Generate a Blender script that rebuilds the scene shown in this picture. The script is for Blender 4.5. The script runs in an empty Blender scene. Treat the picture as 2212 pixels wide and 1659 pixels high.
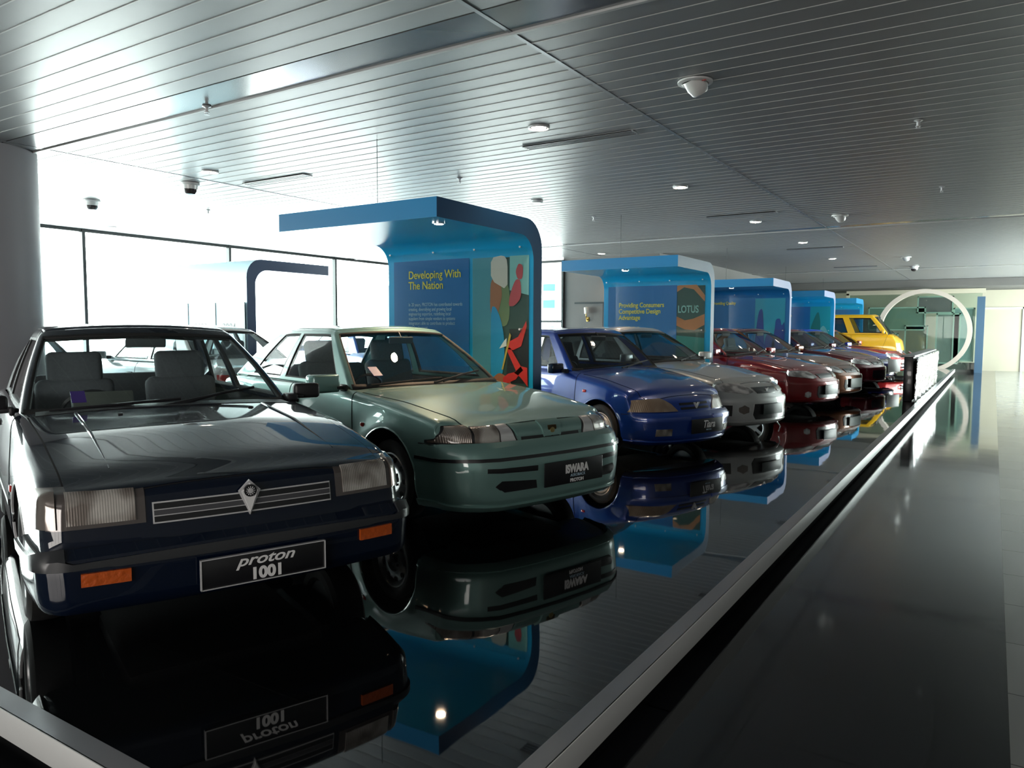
import bpy, bmesh, math, random
import numpy as np
from mathutils import Vector, Matrix
PI = math.pi
SC = bpy.context.scene
COL = SC.collection

# ------------------------------------------------------------------ camera
CAM_F, CAM_PITCH, CAM_YAW, CAM_ROLL, CAM_Z = 1620.4, 4.148, 32.624, .205, 1.53
pi_, ya_, ro_ = map(math.radians, (CAM_PITCH, CAM_YAW, CAM_ROLL))
fw = Vector((-math.sin(ya_)*math.cos(pi_), math.cos(ya_)*math.cos(pi_), -math.sin(pi_)))
rt = Vector((math.cos(ya_), math.sin(ya_), 0)); up = rt.cross(fw)
r2 = rt*math.cos(ro_) + up*math.sin(ro_); u2 = -rt*math.sin(ro_) + up*math.cos(ro_)
cd = bpy.data.cameras.new('camera'); cam = bpy.data.objects.new('camera', cd); COL.objects.link(cam)
m = Matrix((r2, u2, -fw)).transposed().to_4x4(); m.translation = Vector((0, 0, CAM_Z)); cam.matrix_world = m
cd.sensor_width = 36; cd.lens = CAM_F*36/2212; cd.clip_start = .02; cd.clip_end = 300
SC.camera = cam
# ------------------------------------------------------------------ view, world and daylight
SC.view_settings.view_transform = 'Standard'; SC.view_settings.look = 'None'
SC.view_settings.gamma = 1; SC.view_settings.use_curve_mapping = False
SC.view_settings.exposure = 1.42
cy = SC.cycles
cy.use_denoising = True; cy.max_bounces = 7; cy.diffuse_bounces = 3; cy.glossy_bounces = 4
cy.transmission_bounces = 4; cy.transparent_max_bounces = 14; cy.caustics_reflective = False; cy.caustics_refractive = False
cy.sample_clamp_indirect = 6; cy.use_adaptive_sampling = True; cy.adaptive_threshold = .05
W = bpy.data.worlds.new('world'); SC.world = W; W.use_nodes = True
bg = W.node_tree.nodes['Background']; bg.inputs[0].default_value = (.97, 1.0, 1.0, 1); bg.inputs[1].default_value = 7.0

def portal(name, loc, rot, sx, sy):
    l = bpy.data.lights.new(name, 'AREA'); l.shape = 'RECTANGLE'; l.size = sx; l.size_y = sy
    l.cycles.is_portal = True
    o = bpy.data.objects.new(name, l); COL.objects.link(o); o.location = loc; o.rotation_euler = rot
# daylight enters through the glazed walls
XL, XR, YN, YW, YB, CZ = -14.6, 3.6, -6.0, 17.4, 34.5, 3.4     # room limits
portal('daylight_portal_left', (XL-.15, (YW-2)/2, 1.7), (0, -PI/2, 0), 3.4, YW+2)
portal('daylight_portal_right', (XR+.3, 25.5, 1.45), (0, PI/2, 0), 2.9, 16)


portal('fill_portal_near', (-1.5, YN-.25, 1.85), (PI/2, 0, 0), 8, 1.9)  # portal for the added fill window behind the camera

# ------------------------------------------------------------------ materials
MATS = {}
def mat(name, col=(.5, .5, .5), rough=.5, metal=0., coat=0., spec=.5, emit=None, es=1., noise=None, bump=None, ior=1.5, alpha=None):
    if name in MATS: return MATS[name]
    m = bpy.data.materials.new(name); m.use_nodes = True; nt = m.node_tree; b = nt.nodes['Principled BSDF']
    b.inputs['Base Color'].default_value = (*col, 1); b.inputs['Roughness'].default_value = rough
    b.inputs['Metallic'].default_value = metal; b.inputs['Coat Weight'].default_value = coat
    b.inputs['Coat Roughness'].default_value = .03; b.inputs['Coat IOR'].default_value = 1.5; b.inputs['Specular IOR Level'].default_value = spec
    b.inputs['IOR'].default_value = ior
    if emit: b.inputs['Emission Color'].default_value = (*emit, 1); b.inputs['Emission Strength'].default_value = es
    if noise:   # (scale, amount) slight colour variation
        t = nt.nodes.new('ShaderNodeTexNoise'); t.inputs['Scale'].default_value = noise[0]; t.inputs['Detail'].default_value = 4
        tc = nt.nodes.new('ShaderNodeTexCoord'); nt.links.new(tc.outputs['Object'], t.inputs['Vector'])
        mx = nt.nodes.new('ShaderNodeMix'); mx.data_type = 'RGBA'
        mx.inputs[6].default_value = (*[c*(1-noise[1]) for c in col], 1); mx.inputs[7].default_value = (*[min(1, c*(1+noise[1])) for c in col], 1)
        nt.links.new(t.outputs['Fac'], mx.inputs[0]); nt.links.new(mx.outputs[2], b.inputs['Base Color'])
    if bump:
        t = nt.nodes.new('ShaderNodeTexNoise'); t.inputs['Scale'].default_value = bump[0]
        tc = nt.nodes.new('ShaderNodeTexCoord'); nt.links.new(tc.outputs['Object'], t.inputs['Vector'])
        bp = nt.nodes.new('ShaderNodeBump'); bp.inputs['Strength'].default_value = bump[1]; bp.inputs['Distance'].default_value = bump[2] if len(bump) > 2 else .01
        nt.links.new(t.outputs['Fac'], bp.inputs['Height']); nt.links.new(bp.outputs[0], b.inputs['Normal'])
    MATS[name] = m; return m
def glass(name, tint=(.8, .9, .9), fres=1.45, rough=.0, extra=0.):
    if name in MATS: return MATS[name]
    m = bpy.data.materials.new(name); m.use_nodes = True; nt = m.node_tree; nt.nodes.clear()
    o = nt.nodes.new('ShaderNodeOutputMaterial'); mx = nt.nodes.new('ShaderNodeMixShader')
    t = nt.nodes.new('ShaderNodeBsdfTransparent'); t.inputs[0].default_value = (*tint, 1)
    g = nt.nodes.new('ShaderNodeBsdfGlossy'); g.inputs['Roughness'].default_value = rough
    f = nt.nodes.new('ShaderNodeLayerWeight'); f.inputs[0].default_value = .5
    p5 = nt.nodes.new('ShaderNodeMath'); p5.operation = 'POWER'; p5.inputs[1].default_value = 5; nt.links.new(f.outputs['Facing'], p5.inputs[0])
    f0 = ((fres-1)/(fres+1))**2+extra
    a = nt.nodes.new('ShaderNodeMath'); a.operation = 'MULTIPLY_ADD'; a.inputs[1].default_value = 1-f0; a.inputs[2].default_value = f0
    nt.links.new(p5.outputs[0], a.inputs[0]); fac = a.outputs[0]
    nt.links.new(fac, mx.inputs[0]); nt.links.new(t.outputs[0], mx.inputs[1]); nt.links.new(g.outputs[0], mx.inputs[2]); nt.links.new(mx.outputs[0], o.inputs[0])
    MATS[name] = m; return m
def paint(name, col, metal=.35, rough=.28, coat=1., spec=.4, cior=1.65):
    m = _paint(name, col, metal, rough, coat, spec); m.node_tree.nodes['Principled BSDF'].inputs['Coat IOR'].default_value = cior; return m
def _paint(name, col, metal, rough, coat, spec):
    return mat(name, col, rough, metal, coat, spec, noise=(900, .08) if metal > .2 else None)

M_black = mat('black_plastic', (.012, .012, .014), .45)
M_rubber = mat('black_rubber', (.01, .01, .01), .7)
M_under = mat('black_underbody', (.006, .006, .007), .8)
M_gap = mat('dark_shut_gap', (.004, .004, .005), .9)
M_chrome = mat('chrome', (.8, .8, .82), .12, 1.)
M_silver = mat('silver_trim', (.66, .66, .67), .35, .25)
def lens_mat(name, dark, light, sc=9., fl=34.):
    m = mat(name, light, .2, .3, coat=1.); nt = m.node_tree; b = nt.nodes['Principled BSDF']
    tc = nt.nodes.new('ShaderNodeTexCoord'); n = nt.nodes.new('ShaderNodeTexNoise'); n.inputs['Scale'].default_value = sc; n.inputs['Detail'].default_value = 1
    r = nt.nodes.new('ShaderNodeValToRGB'); r.color_ramp.elements[0].position = .38; r.color_ramp.elements[1].position = .64
    r.color_ramp.elements[0].color = (*dark, 1); r.color_ramp.elements[1].color = (*light, 1)  # ramp paints the reflector's bright and dark blobs into the lens colour
    w = nt.nodes.new('ShaderNodeTexWave'); w.bands_direction = 'Y'; w.inputs['Scale'].default_value = fl
    bp = nt.nodes.new('ShaderNodeBump'); bp.inputs['Strength'].default_value = .16; bp.inputs['Distance'].default_value = .01
    for q in (n, w): nt.links.new(tc.outputs['Object'], q.inputs['Vector'])
    nt.links.new(n.outputs['Fac'], r.inputs[0]); nt.links.new(r.outputs[0], b.inputs['Base Color']); nt.links.new(w.outputs['Fac'], bp.inputs['Height']); nt.links.new(bp.outputs[0], b.inputs['Normal'])
    return m
M_lensc = mat('corner_lamp_lens', (.2, .17, .15), .12, .45, coat=1.)
M_lens = lens_mat('headlamp_lens', (.18, .15, .13), (.55, .52, .48))
M_lensw = lens_mat('clear_lamp_lens', (.26, .26, .26), (.78, .78, .78), 11., 20.)
M_amber = mat('amber_lens', (.50, .085, .008), .3, .0, coat=1., bump=(40, .6, .01))
M_red = mat('red_lens', (.7, .03, .02), .2, 0, coat=1.)
M_plate = mat('black_plate', (.008, .008, .01), .3, coat=.5)
M_white = mat('white_lettering', (.85, .85, .85), .5)
M_interior = mat('grey_cabin_trim', (.08, .09, .095), .8)
M_seat = mat('grey_seat_cloth', (.13, .14, .15), .95, noise=(60, .2))
M_seatl = mat('light_grey_seat_cloth', (.2, .21, .21), .95, noise=(60, .2))
M_glass = glass('car_glass', (.86, .93, .93), 1.5, extra=.03)
M_glassd = glass('dark_car_glass', (.50, .55, .56), 1.5, extra=.03)
M_rim = mat('wheel_silver', (.55, .56, .57), .28, .85)
M_rimw = mat('white_wheel_cover', (.75, .75, .74), .35, .2)
M_sticker = mat('purple_sticker', (.06, .03, .22), .5)

# ------------------------------------------------------------------ mesh helpers
def tag(o, label=None, cat=None, group=None, kind=None):
    if label: o['label'] = label
    if cat: o['category'] = cat
    if group: o['group'] = group
    if kind: o['kind'] = kind
    return o
def empty(name, loc=(0, 0, 0), rz=0):
    o = bpy.data.objects.new(name, None); COL.objects.link(o); o.location = loc; o.rotation_euler = (0, 0, rz); o.empty_display_size = .2; return o
def link(name, me, parent=None, label=None):
    o = bpy.data.objects.new(name, me); COL.objects.link(o)
    if parent: o.parent = parent
    if label: o['label'] = label
    return o
def mesh_of(name, V, F, mats, fm=None, smooth=None, parent=None, label=None):
    me = bpy.data.meshes.new(name); me.from_pydata([tuple(v) for v in V], [], F)
    for m_ in (mats if isinstance(mats, (list, tuple)) else [mats]): me.materials.append(m_)
    if fm is not None: me.polygons.foreach_set('material_index', fm)
    me.validate(); finish(me, smooth)
    return link(name, me, parent, label)
def finish(me, smooth=35):
    if smooth:
        me.polygons.foreach_set('use_smooth', [True]*len(me.polygons)); me.set_sharp_from_angle(angle=math.radians(smooth))
    me.update()
class B:
    """collects shapes into one bmesh"""
    def __init__(s): s.bm = bmesh.new(); s.mats = []; s.lay = s.bm.faces.layers.int.new('done')
    def mi(s, m_):
        if m_ not in s.mats: s.mats.append(m_)
        return s.mats.index(m_)
    def _tag(s, n0, m_):
        i = s.mi(m_)
        for f in s.bm.faces:
            if not f[s.lay]: f.material_index = i; f[s.lay] = 1
    def box(s, a, b, m_, bevel=0, seg=2, M=None):
        n0 = len(s.bm.faces)
        c = [(a[i]+b[i])/2 for i in range(3)]; d = [abs(b[i]-a[i]) for i in range(3)]
        r = bmesh.ops.create_cube(s.bm, size=1); vs = r['verts']
        for v in vs: v.co = Vector((c[0]+v.co.x*d[0], c[1]+v.co.y*d[1], c[2]+v.co.z*d[2]))
        if M is not None: bmesh.ops.transform(s.bm, matrix=M, verts=vs)
        if bevel:
            es = list({e for v in vs for e in v.link_edges})
            bmesh.ops.bevel(s.bm, geom=es, offset=min(bevel, min(d)*.49), segments=seg, profile=.5, affect='EDGES', clamp_overlap=True)
        s._tag(n0, m_); return s
    def tube(s, pts, r, m_, n=8, cap=True):
        n0 = len(s.bm.faces); pts = [Vector(p) for p in pts]; rings = []
        rr = r if isinstance(r, (list, tuple)) else [r]*len(pts)
        for i, p in enumerate(pts):
            t = (pts[min(i+1, len(pts)-1)]-pts[max(i-1, 0)]).normalized()
            a = t.cross(Vector((0, 0, 1)) if abs(t.z) < .9 else Vector((1, 0, 0))).normalized(); b = t.cross(a)
            rings.append([s.bm.verts.new(p+(a*math.cos(2*PI*k/n)+b*math.sin(2*PI*k/n))*rr[i]) for k in range(n)])
        for i in range(len(rings)-1):
            for k in range(n): s.bm.faces.new((rings[i][k], rings[i][(k+1) % n], rings[i+1][(k+1) % n], rings[i+1][k]))
        if cap: s.bm.faces.new(rings[0][::-1]); s.bm.faces.new(rings[-1])
        s._tag(n0, m_); return s
    def lathe(s, prof, m_, n=32, M=None, close=False):
        """prof: (axial z, radius)"""
        n0 = len(s.bm.faces); rings = []
        for z, r in prof:
            if r < 1e-6: rings.append([s.bm.verts.new((0, 0, z))])
            else: rings.append([s.bm.verts.new((r*math.cos(2*PI*k/n), r*math.sin(2*PI*k/n), z)) for k in range(n)])
        seq = list(zip(rings, rings[1:])) + ([(rings[-1], rings[0])] if close else [])
        for a, b in seq:
            for k in range(n):
                k2 = (k+1) % n
                if len(a) == 1 and len(b) > 1: s.bm.faces.new((a[0], b[k], b[k2]))
                elif len(b) == 1 and len(a) > 1: s.bm.faces.new((a[k], a[k2], b[0]))
                elif len(a) > 1: s.bm.faces.new((a[k], a[k2], b[k2], b[k]))
        if M is not None: bmesh.ops.transform(s.bm, matrix=M, verts=[v for r in rings for v in r])
        s._tag(n0, m_); return s
    def prism(s, poly, d, m_, M=None):
        """poly in XY extruded 0..d in Z"""
        n0 = len(s.bm.faces)
        a = [s.bm.verts.new((p[0], p[1], 0)) for p in poly]; b = [s.bm.verts.new((p[0], p[1], d)) for p in poly]
        s.bm.faces.new(a[::-1]); s.bm.faces.new(b)
        for i in range(len(poly)):
            j = (i+1) % len(poly); s.bm.faces.new((a[i], a[j], b[j], b[i]))
        if M is not None: bmesh.ops.transform(s.bm, matrix=M, verts=a+b)
        s._tag(n0, m_); return s
    def build(s, name, parent=None, label=None, smooth=35):
        bmesh.ops.recalc_face_normals(s.bm, faces=s.bm.faces)
        me = bpy.data.meshes.new(name); s.bm.to_mesh(me); s.bm.free()
        for m_ in s.mats: me.materials.append(m_)
        finish(me, smooth); return link(name, me, parent, label)
def Tm(x=0, y=0, z=0, rx=0, ry=0, rz=0):
    return Matrix.Translation((x, y, z)) @ Matrix.Rotation(rz, 4, 'Z') @ Matrix.Rotation(ry, 4, 'Y') @ Matrix.Rotation(rx, 4, 'X')
def text(name, body, size, loc, rot, m_, parent=None, shear=0, ext=.001, align='LEFT', sx=1., label=None, bold=0.):
    c = bpy.data.curves.new(name, 'FONT'); c.body = body; c.size = size; c.shear = shear; c.extrude = ext; c.align_x = align
    c.offset = bold; c.space_line = .95
    o = bpy.data.objects.new(name, c); COL.objects.link(o)
    dg = bpy.context.evaluated_depsgraph_get(); me = bpy.data.meshes.new_from_object(o.evaluated_get(dg))
    bpy.data.objects.remove(o); me.materials.clear(); me.materials.append(m_)
    o = link(name, me, parent, label); o.location = loc; o.rotation_euler = rot; o.scale = (sx, 1, 1); return o

# ------------------------------------------------------------------ car builder
def roundc(u, v, hu, hv, r):
    """round the corner of the rectangle |u|<hu, |v|<hv"""
    au, av = np.abs(u), np.abs(v); du, dv = au-(hu-r), av-(hv-r)
    k = (du > 0) & (dv > 0); l = np.hypot(du, dv)+1e-12; s_ = np.maximum(du, dv)/l
    nu = np.where(k, (hu-r)+du*s_, au); nv = np.where(k, (hv-r)+dv*s_, av)
    return np.sign(u)*nu, np.sign(v)*nv
def ip(pts, x, soft=.04):
    px = [p[0] for p in pts]; py = [p[1] for p in pts]
    if soft <= 0: return np.interp(x, px, py)
    return sum(np.interp(x+o, px, py) for o in np.linspace(-soft, soft, 7))/7
def smooth01(t): t = np.clip(t, 0, 1); return t*t*(3-2*t)
def lattice(XS, YS, ZS, skip_bottom=False):
    nx, ny, nz = len(XS), len(YS), len(ZS); idx = {}; V = []; F = []; info = []
    def v(i, j, k):
        q = (i, j, k)
        if q not in idx: idx[q] = len(V); V.append((XS[i], YS[j], ZS[k]))
        return idx[q]
    for i in (0, nx-1):
        for j in range(ny-1):
            for k in range(nz-1):
                q = (v(i, j, k), v(i, j+1, k), v(i, j+1, k+1), v(i, j, k+1)); F.append(q if i else q[::-1]); info.append(('x', 1 if i else -1, j, k))
    for j in (0, ny-1):
        for i in range(nx-1):
            for k in range(nz-1):
                q = (v(i, j, k), v(i+1, j, k), v(i+1, j, k+1), v(i, j, k+1)); F.append(q[::-1] if j else q); info.append(('y', 1 if j else -1, i, k))
    for k in ((nz-1,) if skip_bottom else (0, nz-1)):
        for i in range(nx-1):
            for j in range(ny-1):
                q = (v(i, j, k), v(i+1, j, k), v(i+1, j+1, k), v(i, j+1, k)); F.append(q if k else q[::-1]); info.append(('z', 1 if k else -1, i, j))
    return np.array(V), F, info
def spaced(h, d=.13, ne=7, nm=40, extra=()):
    e = [h-d*(1-(t/ne))**1.0 for t in range(ne+1)]
    a = sorted(set(np.round(np.concatenate([[-q for q in e], np.linspace(-h+d, h-d, nm), e, list(extra)]), 5)))
    return a

class Body:
    def __init__(s, P):
        s.P = P; hx, hy, h = P['L']/2, P['W']/2, .6
        XS = spaced(hx, .22, 9, 46); YS = spaced(hy, .16, 8, 14); ZS = sorted(set(np.round(np.concatenate([np.linspace(0, .08, 5), np.linspace(.08, .48, 12), np.linspace(.48, .6, 8)]), 5)))
        V, F, info = lattice(XS, YS, ZS)
        X, Y, Z = V[:, 0].copy(), V[:, 1].copy(), V[:, 2].copy()
        s.hx, s.hy, s.h = hx, hy, h
        Y, Zc = roundc(Y, Z-h/2, hy, h/2, np.where(Z > h/2, P.get('rt', .06), .05)); Z = Zc+h/2
        X, Zc = roundc(X, Z-h/2, hx, h/2, np.where(Z > h/2, np.where(X > 0, P.get('rn', .05), .05), .04)); Z = Zc+h/2
        rp = np.where(X > 0, P.get('rpf', .16), P.get('rpr', .14))
        X, Y = roundc(X, Y, hx, hy, rp)
        Xo = X.copy()
        zs = ip(P['zs'], X, P.get('soft', .05)); zc = ip(P['zc'], X, P.get('soft', .05)); zb = ip(P['zb'], X, .05)
        yn = np.abs(Y)/hy
        zt = zs+(zc-zs)*(1-yn**P.get('crown', 2.5)); T = Z/h
        z = zb+T*(zt-zb)
        sec = ip(P['sec'], z, .03)
        y = Y*ip(P['wp'], X, .1)*sec
        gf = smooth01((X-(hx-P.get('nf', .4)))/P.get('nf', .4)); gr = smooth01((-X-(hx-.35))/.35)
        x = X+P.get('x0', 0)+gf*(ip(P['fx'], z, P.get('fxs', .012))-P.get('bow', .06)*yn**2.2-P.get('cham', 0)*np.maximum(0, (yn-.74)/.26))+gr*(-ip(P['rx'], z, .012)+P.get('rbow', .05)*yn**2.2)
        # bulged arches
        if P.get('flare'):
            for ax in (P['fa'], P['ra']):
                d = np.hypot(x-ax, z-P['wr']); y = y+np.sign(y)*P['flare']*np.exp(-((d-P['ar']-.02)/.075)**2)*(yn > .5)
        s.V = np.stack([x, y, z], 1); s.F = F; s.info = info
        s.bm = bmesh.new(); vs = [s.bm.verts.new(p) for p in s.V]
        for f in F: s.bm.faces.new([vs[i] for i in f])
        s.bm.normal_update()
    def side_y(s, x, z):
        P = s.P; return s.hy*float(ip(P['wp'], np.array([x]), .1)[0])*float(ip(P['sec'], np.array([z]), .03)[0])
    def top_z(s, x, y):
        P = s.P; a = float(ip(P['zs'], np.array([x]), .05)[0]); b = float(ip(P['zc'], np.array([x]), .05)[0]); return a+(b-a)*(1-(abs(y)/s.hy)**P.get('crown', 2.5))
    def solid(s, name, m_, parent, label=None):
        me = bpy.data.meshes.new(name); s.bm.to_mesh(me); me.materials.append(m_); me.materials.append(M_under)
        finish(me, 32)
        o = link(name, me, parent, label)
        P = s.P; b = B()
        for ax in (P['fa'], P['ra']):
            for sg in (1, -1):
                b.lathe([(-.3, 0), (-.3, P['ar']), (.12, P['ar']), (.12, 0)], M_under, 40, M=Tm(ax, sg*(s.hy-.0), P['wr']+.01, rx=-sg*PI/2))
        c = P['cabin']; b.box((c[0], -s.hy+.09, .32), (c[1], s.hy-.09, 1.6), M_under, .06, 3)
        cut = b.build('cut'); 
        cut.data.materials.clear(); cut.data.materials.append(m_); cut.data.materials.append(M_under)
        cut.data.polygons.foreach_set('material_index', [1]*len(cut.data.polygons))
        md = o.modifiers.new('b', 'BOOLEAN'); md.operation = 'DIFFERENCE'; md.object = cut; md.solver = 'EXACT'
        o.parent = None
        dg = bpy.context.evaluated_depsgraph_get(); me2 = bpy.data.meshes.new_from_object(o.evaluated_get(dg))
        o.modifiers.clear(); o.data = me2; bpy.data.objects.remove(cut); o.parent = parent
        finish(me2, 32)
        return o
    def panel(s, name, planes, nf, off, mats, parent, label=None, gap=0., skirt=.006, sub=None):
        """a piece of the body skin bounded by planes [(co, no)], lifted by off; mats (skin) with an optional dark gap under its rim"""
        if not isinstance(mats, (list, tuple)): mats = [mats]
        out = bmesh.new(); V = []; F = []; FM = []
        for lay, (grow, lift) in enumerate([(0, off)]+([(gap, off*.35)] if gap else [])):
            bm = s.bm.copy()
            dl = [f for f in bm.faces if not nf(f.normal)]
            bmesh.ops.delete(bm, geom=dl, context='FACES')
            for co, no in planes:
                no = Vector(no).normalized(); co = Vector(co)+no*grow
                bmesh.ops.bisect_plane(bm, geom=bm.verts[:]+bm.edges[:]+bm.faces[:], plane_co=co, plane_no=no, clear_outer=True, dist=1e-5)
            if not bm.faces: bm.free(); continue
            if sub: bmesh.ops.subdivide_edges(bm, edges=bm.edges[:], cuts=sub, use_grid_fill=True)
            bm.normal_update(); nr = {v: v.normal.copy() for v in bm.verts}
            for v in bm.verts: v.co += nr[v]*lift
            be = [e for e in bm.edges if e.is_boundary]
            src = {}
            for e in be:
                for v in e.verts: src[v] = nr[v]
            nv = {v: bm.verts.new(v.co-n*(lift+skirt)) for v, n in src.items()}
            for e in be:
                a, b_ = e.verts; f = e.link_faces[0]
                # keep winding
                vs = list(f.verts); i = vs.index(a)
                if vs[(i+1) % len(vs)] is b_: q = (b_, a, nv[a], nv[b_])
                else: q = (a, b_, nv[b_], nv[a])
                try: bm.faces.new(q)
                except ValueError: pass
            bm.verts.index_update(); base = len(V)
            V += [v.co.copy() for v in bm.verts]; F += [[base+v.index for v in f.verts] for f in bm.faces]; FM += [min(lay, 1)]*len(bm.faces)
            bm.free()
        out.free()
        if not F: return None
        ms = [mats[0]]+([M_gap] if gap else [])
        return mesh_of(name, V, F, ms, FM, 35, parent, label)
    # polygon helpers: planes from a convex polygon seen from the front / side / top
    def poly(s, name, pts, view, off, m_, parent, label=None, gap=0., mirror=False, nmin=.25, xlim=None, skirt=.006, sgn=1):
        pts = [tuple(p) for p in pts]
        if mirror: pts = [(-p[0], p[1]) if view == 'f' else (p[0], -p[1]) for p in pts]
        c = (sum(p[0] for p in pts)/len(pts), sum(p[1] for p in pts)/len(pts)); pl = []
        for i in range(len(pts)):
            a, b = pts[i], pts[(i+1) % len(pts)]; d = (b[0]-a[0], b[1]-a[1]); n = (d[1], -d[0])
            if n[0]*(a[0]-c[0])+n[1]*(a[1]-c[1]) < 0: n = (-n[0], -n[1])
            if view == 'f': pl.append(((0, a[0], a[1]), (0, n[0], n[1])))
            elif view == 's': pl.append(((a[0], 0, a[1]), (n[0], 0, n[1])))
            else: pl.append(((a[0], a[1], 0), (n[0], n[1], 0)))
        if view == 'f':
            xl = xlim or (abs(s.P['fa'] if sgn > 0 else s.P['ra'])+s.P['ar']+.03); pl.append(((xl*sgn, 0, 0), (-sgn, 0, 0))); nf = lambda n: n.x*sgn > nmin
        elif view == 's': pl.append(((0, .3*sgn, 0), (0, -sgn, 0))); nf = lambda n: n.y*sgn > nmin
        else: nf = lambda n: n.z > nmin
        return s.panel(name, pl, nf, off, m_, parent, label, gap, skirt)

def greenhouse(P, m_paint, parent, gl, roof_m=None):
    G = P['gh']; hx, hy, h = 1.0, .65, .45; vs = G['side']      # side = window X spans in -1..1 for each pane
    xs = set(np.round(np.concatenate([np.linspace(-1, 1, 25), -1+np.linspace(0, .1, 6), 1-np.linspace(0, .1, 6)]), 5))
    st = .014
    for a, b in vs: xs |= {a, b, round(a+st, 5), round(b-st, 5)}
    yw = G.get('yw', .612); ys = set(np.round(np.concatenate([np.linspace(-.65, .65, 13), -.65+np.linspace(0, .1, 6), .65-np.linspace(0, .1, 6)]), 5)) | {-yw, yw, -yw-.014, yw+.014}
    t0, t1 = G.get('t0', .07), G.get('t1', .86); tf = G.get('tf', .90)
    zs = set(np.round(np.concatenate([np.linspace(0, 1, 11), 1-np.linspace(0, .14, 6)])*h, 5)) | {round(q*h, 5) for q in (t0, t0+.03, t1, t1-.03, .03, .06, tf, tf-.03)}
    XS, YS, ZS = sorted(xs), sorted(ys), sorted(zs)
    V, F, info = lattice(XS, YS, ZS, True)
    L0 = V.copy(); X, Y, Z = V.T.copy()
    Y, Zc = roundc(Y, Z-h/2, hy, h/2, np.where(Z > h/2, G.get('rs', .05), 0)); Z = Zc+h/2
    X, Zc = roundc(X, Z-h/2, hx, h/2, np.where(Z > h/2, .045, 0)); Z = Zc+h/2
    X, Y = roundc(X, Y, hx, hy, G.get('rc', .045))
    t = Z/h
    xf = G['xwb']+(G['xrf']-G['xwb'])*t + G.get('fb', .02)*4*t*(1-t)
    xr = G['xrb']+(G['xrr']-G['xrb'])*t - G.get('rb', .02)*4*t*(1-t)
    x = xr+(xf-xr)*(X+1)/2; hw = G['wb']+(G['wr']-G['wb'])*t+.015*4*t*(1-t); yn = np.abs(Y)/hy
    # plan taper of the roof towards the rear
    y = Y/hy*hw*(1-G.get('tap', .03)*smooth01((.3-X)/1.3))
    x = x-G.get('bow', .07)*yn**2*smooth01((X-.55)/.45)+.05*yn**2*smooth01((-X-.6)/.4)
    zbl = ip(G['zb'], x, .05) if isinstance(G['zb'], list) else G['zb']
    z = zbl+t*(G['zr']-zbl) + np.where(t > .5, (t-.5)*2, 0)*(G.get('crown', .03)*(1-yn**2)-G.get('drop', .03)*smooth01((-X-.3)/.7)-.012*smooth01((X-.6)/.4))
    PV = np.stack([x, y, z], 1)
    groups = {'frame': ([], []), 'windshield': [], 'rear_window': [], 'roof': []}
    fr, frm = [], []; roof = []; ws = []; rw = []; sw = {}
    for f, inf in zip(F, info):
        c = L0[list(f)].mean(0); ax, sg = inf[0], inf[1]; tt = c[2]/h
        if ax == 'x' and sg > 0:
            if abs(c[1]) < yw and .06 < tt < tf-.03: ws.append(f); continue
            k = 1 if (abs(c[1]) < yw+.014 and .03 < tt < tf) or tt < .06 else 0
        elif ax == 'x':
            if abs(c[1]) < yw and t0+.03 < tt < tf-.03: rw.append(f); continue
            k = 1 if abs(c[1]) < yw+.014 and t0 < tt < tf else 0
        elif ax == 'y':
            k = 0; hit = False
            for n, (a, b) in enumerate(vs):
                if a < c[0] < b and t0 < tt < t1:
                    if a+st < c[0] < b-st and t0+.03 < tt < t1-.03: sw.setdefault((n, sg), []).append(f); hit = True
                    else: k = 1
            if hit: continue
        else: roof.append(f); continue
        fr.append(f); frm.append(k)
    def sub(fs):
        u = sorted({i for f in fs for i in f}); mp = {a: b for b, a in enumerate(u)}; return PV[u], [[mp[i] for i in f] for f in fs]
    def mk(name, fs, mt, fm=None, th=.0, push=0., label=None):
        v, f = sub(fs); o = mesh_of(name, v, f, mt, fm, 30, parent, label)
        if push:
            me = o.data
            nn = [x_.vector.copy() for x_ in me.vertex_normals]
            for a, b in zip(me.vertices, nn): a.co -= b*push
        if th:
            md = o.modifiers.new('t', 'SOLIDIFY'); md.thickness = th; md.offset = -1
        return o
    fo = mk('pillar_frame', fr, [m_paint, M_rubber], frm, th=.028)
    mk('roof', roof, [roof_m or m_paint], th=.028)
    mk('windshield', ws, [gl], push=.006); mk('rear_window', rw, [gl], push=.006)
    for key, fs in sw.items(): mk('side_window', fs, [gl], push=.006)
    # headliner
    return PV

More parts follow.
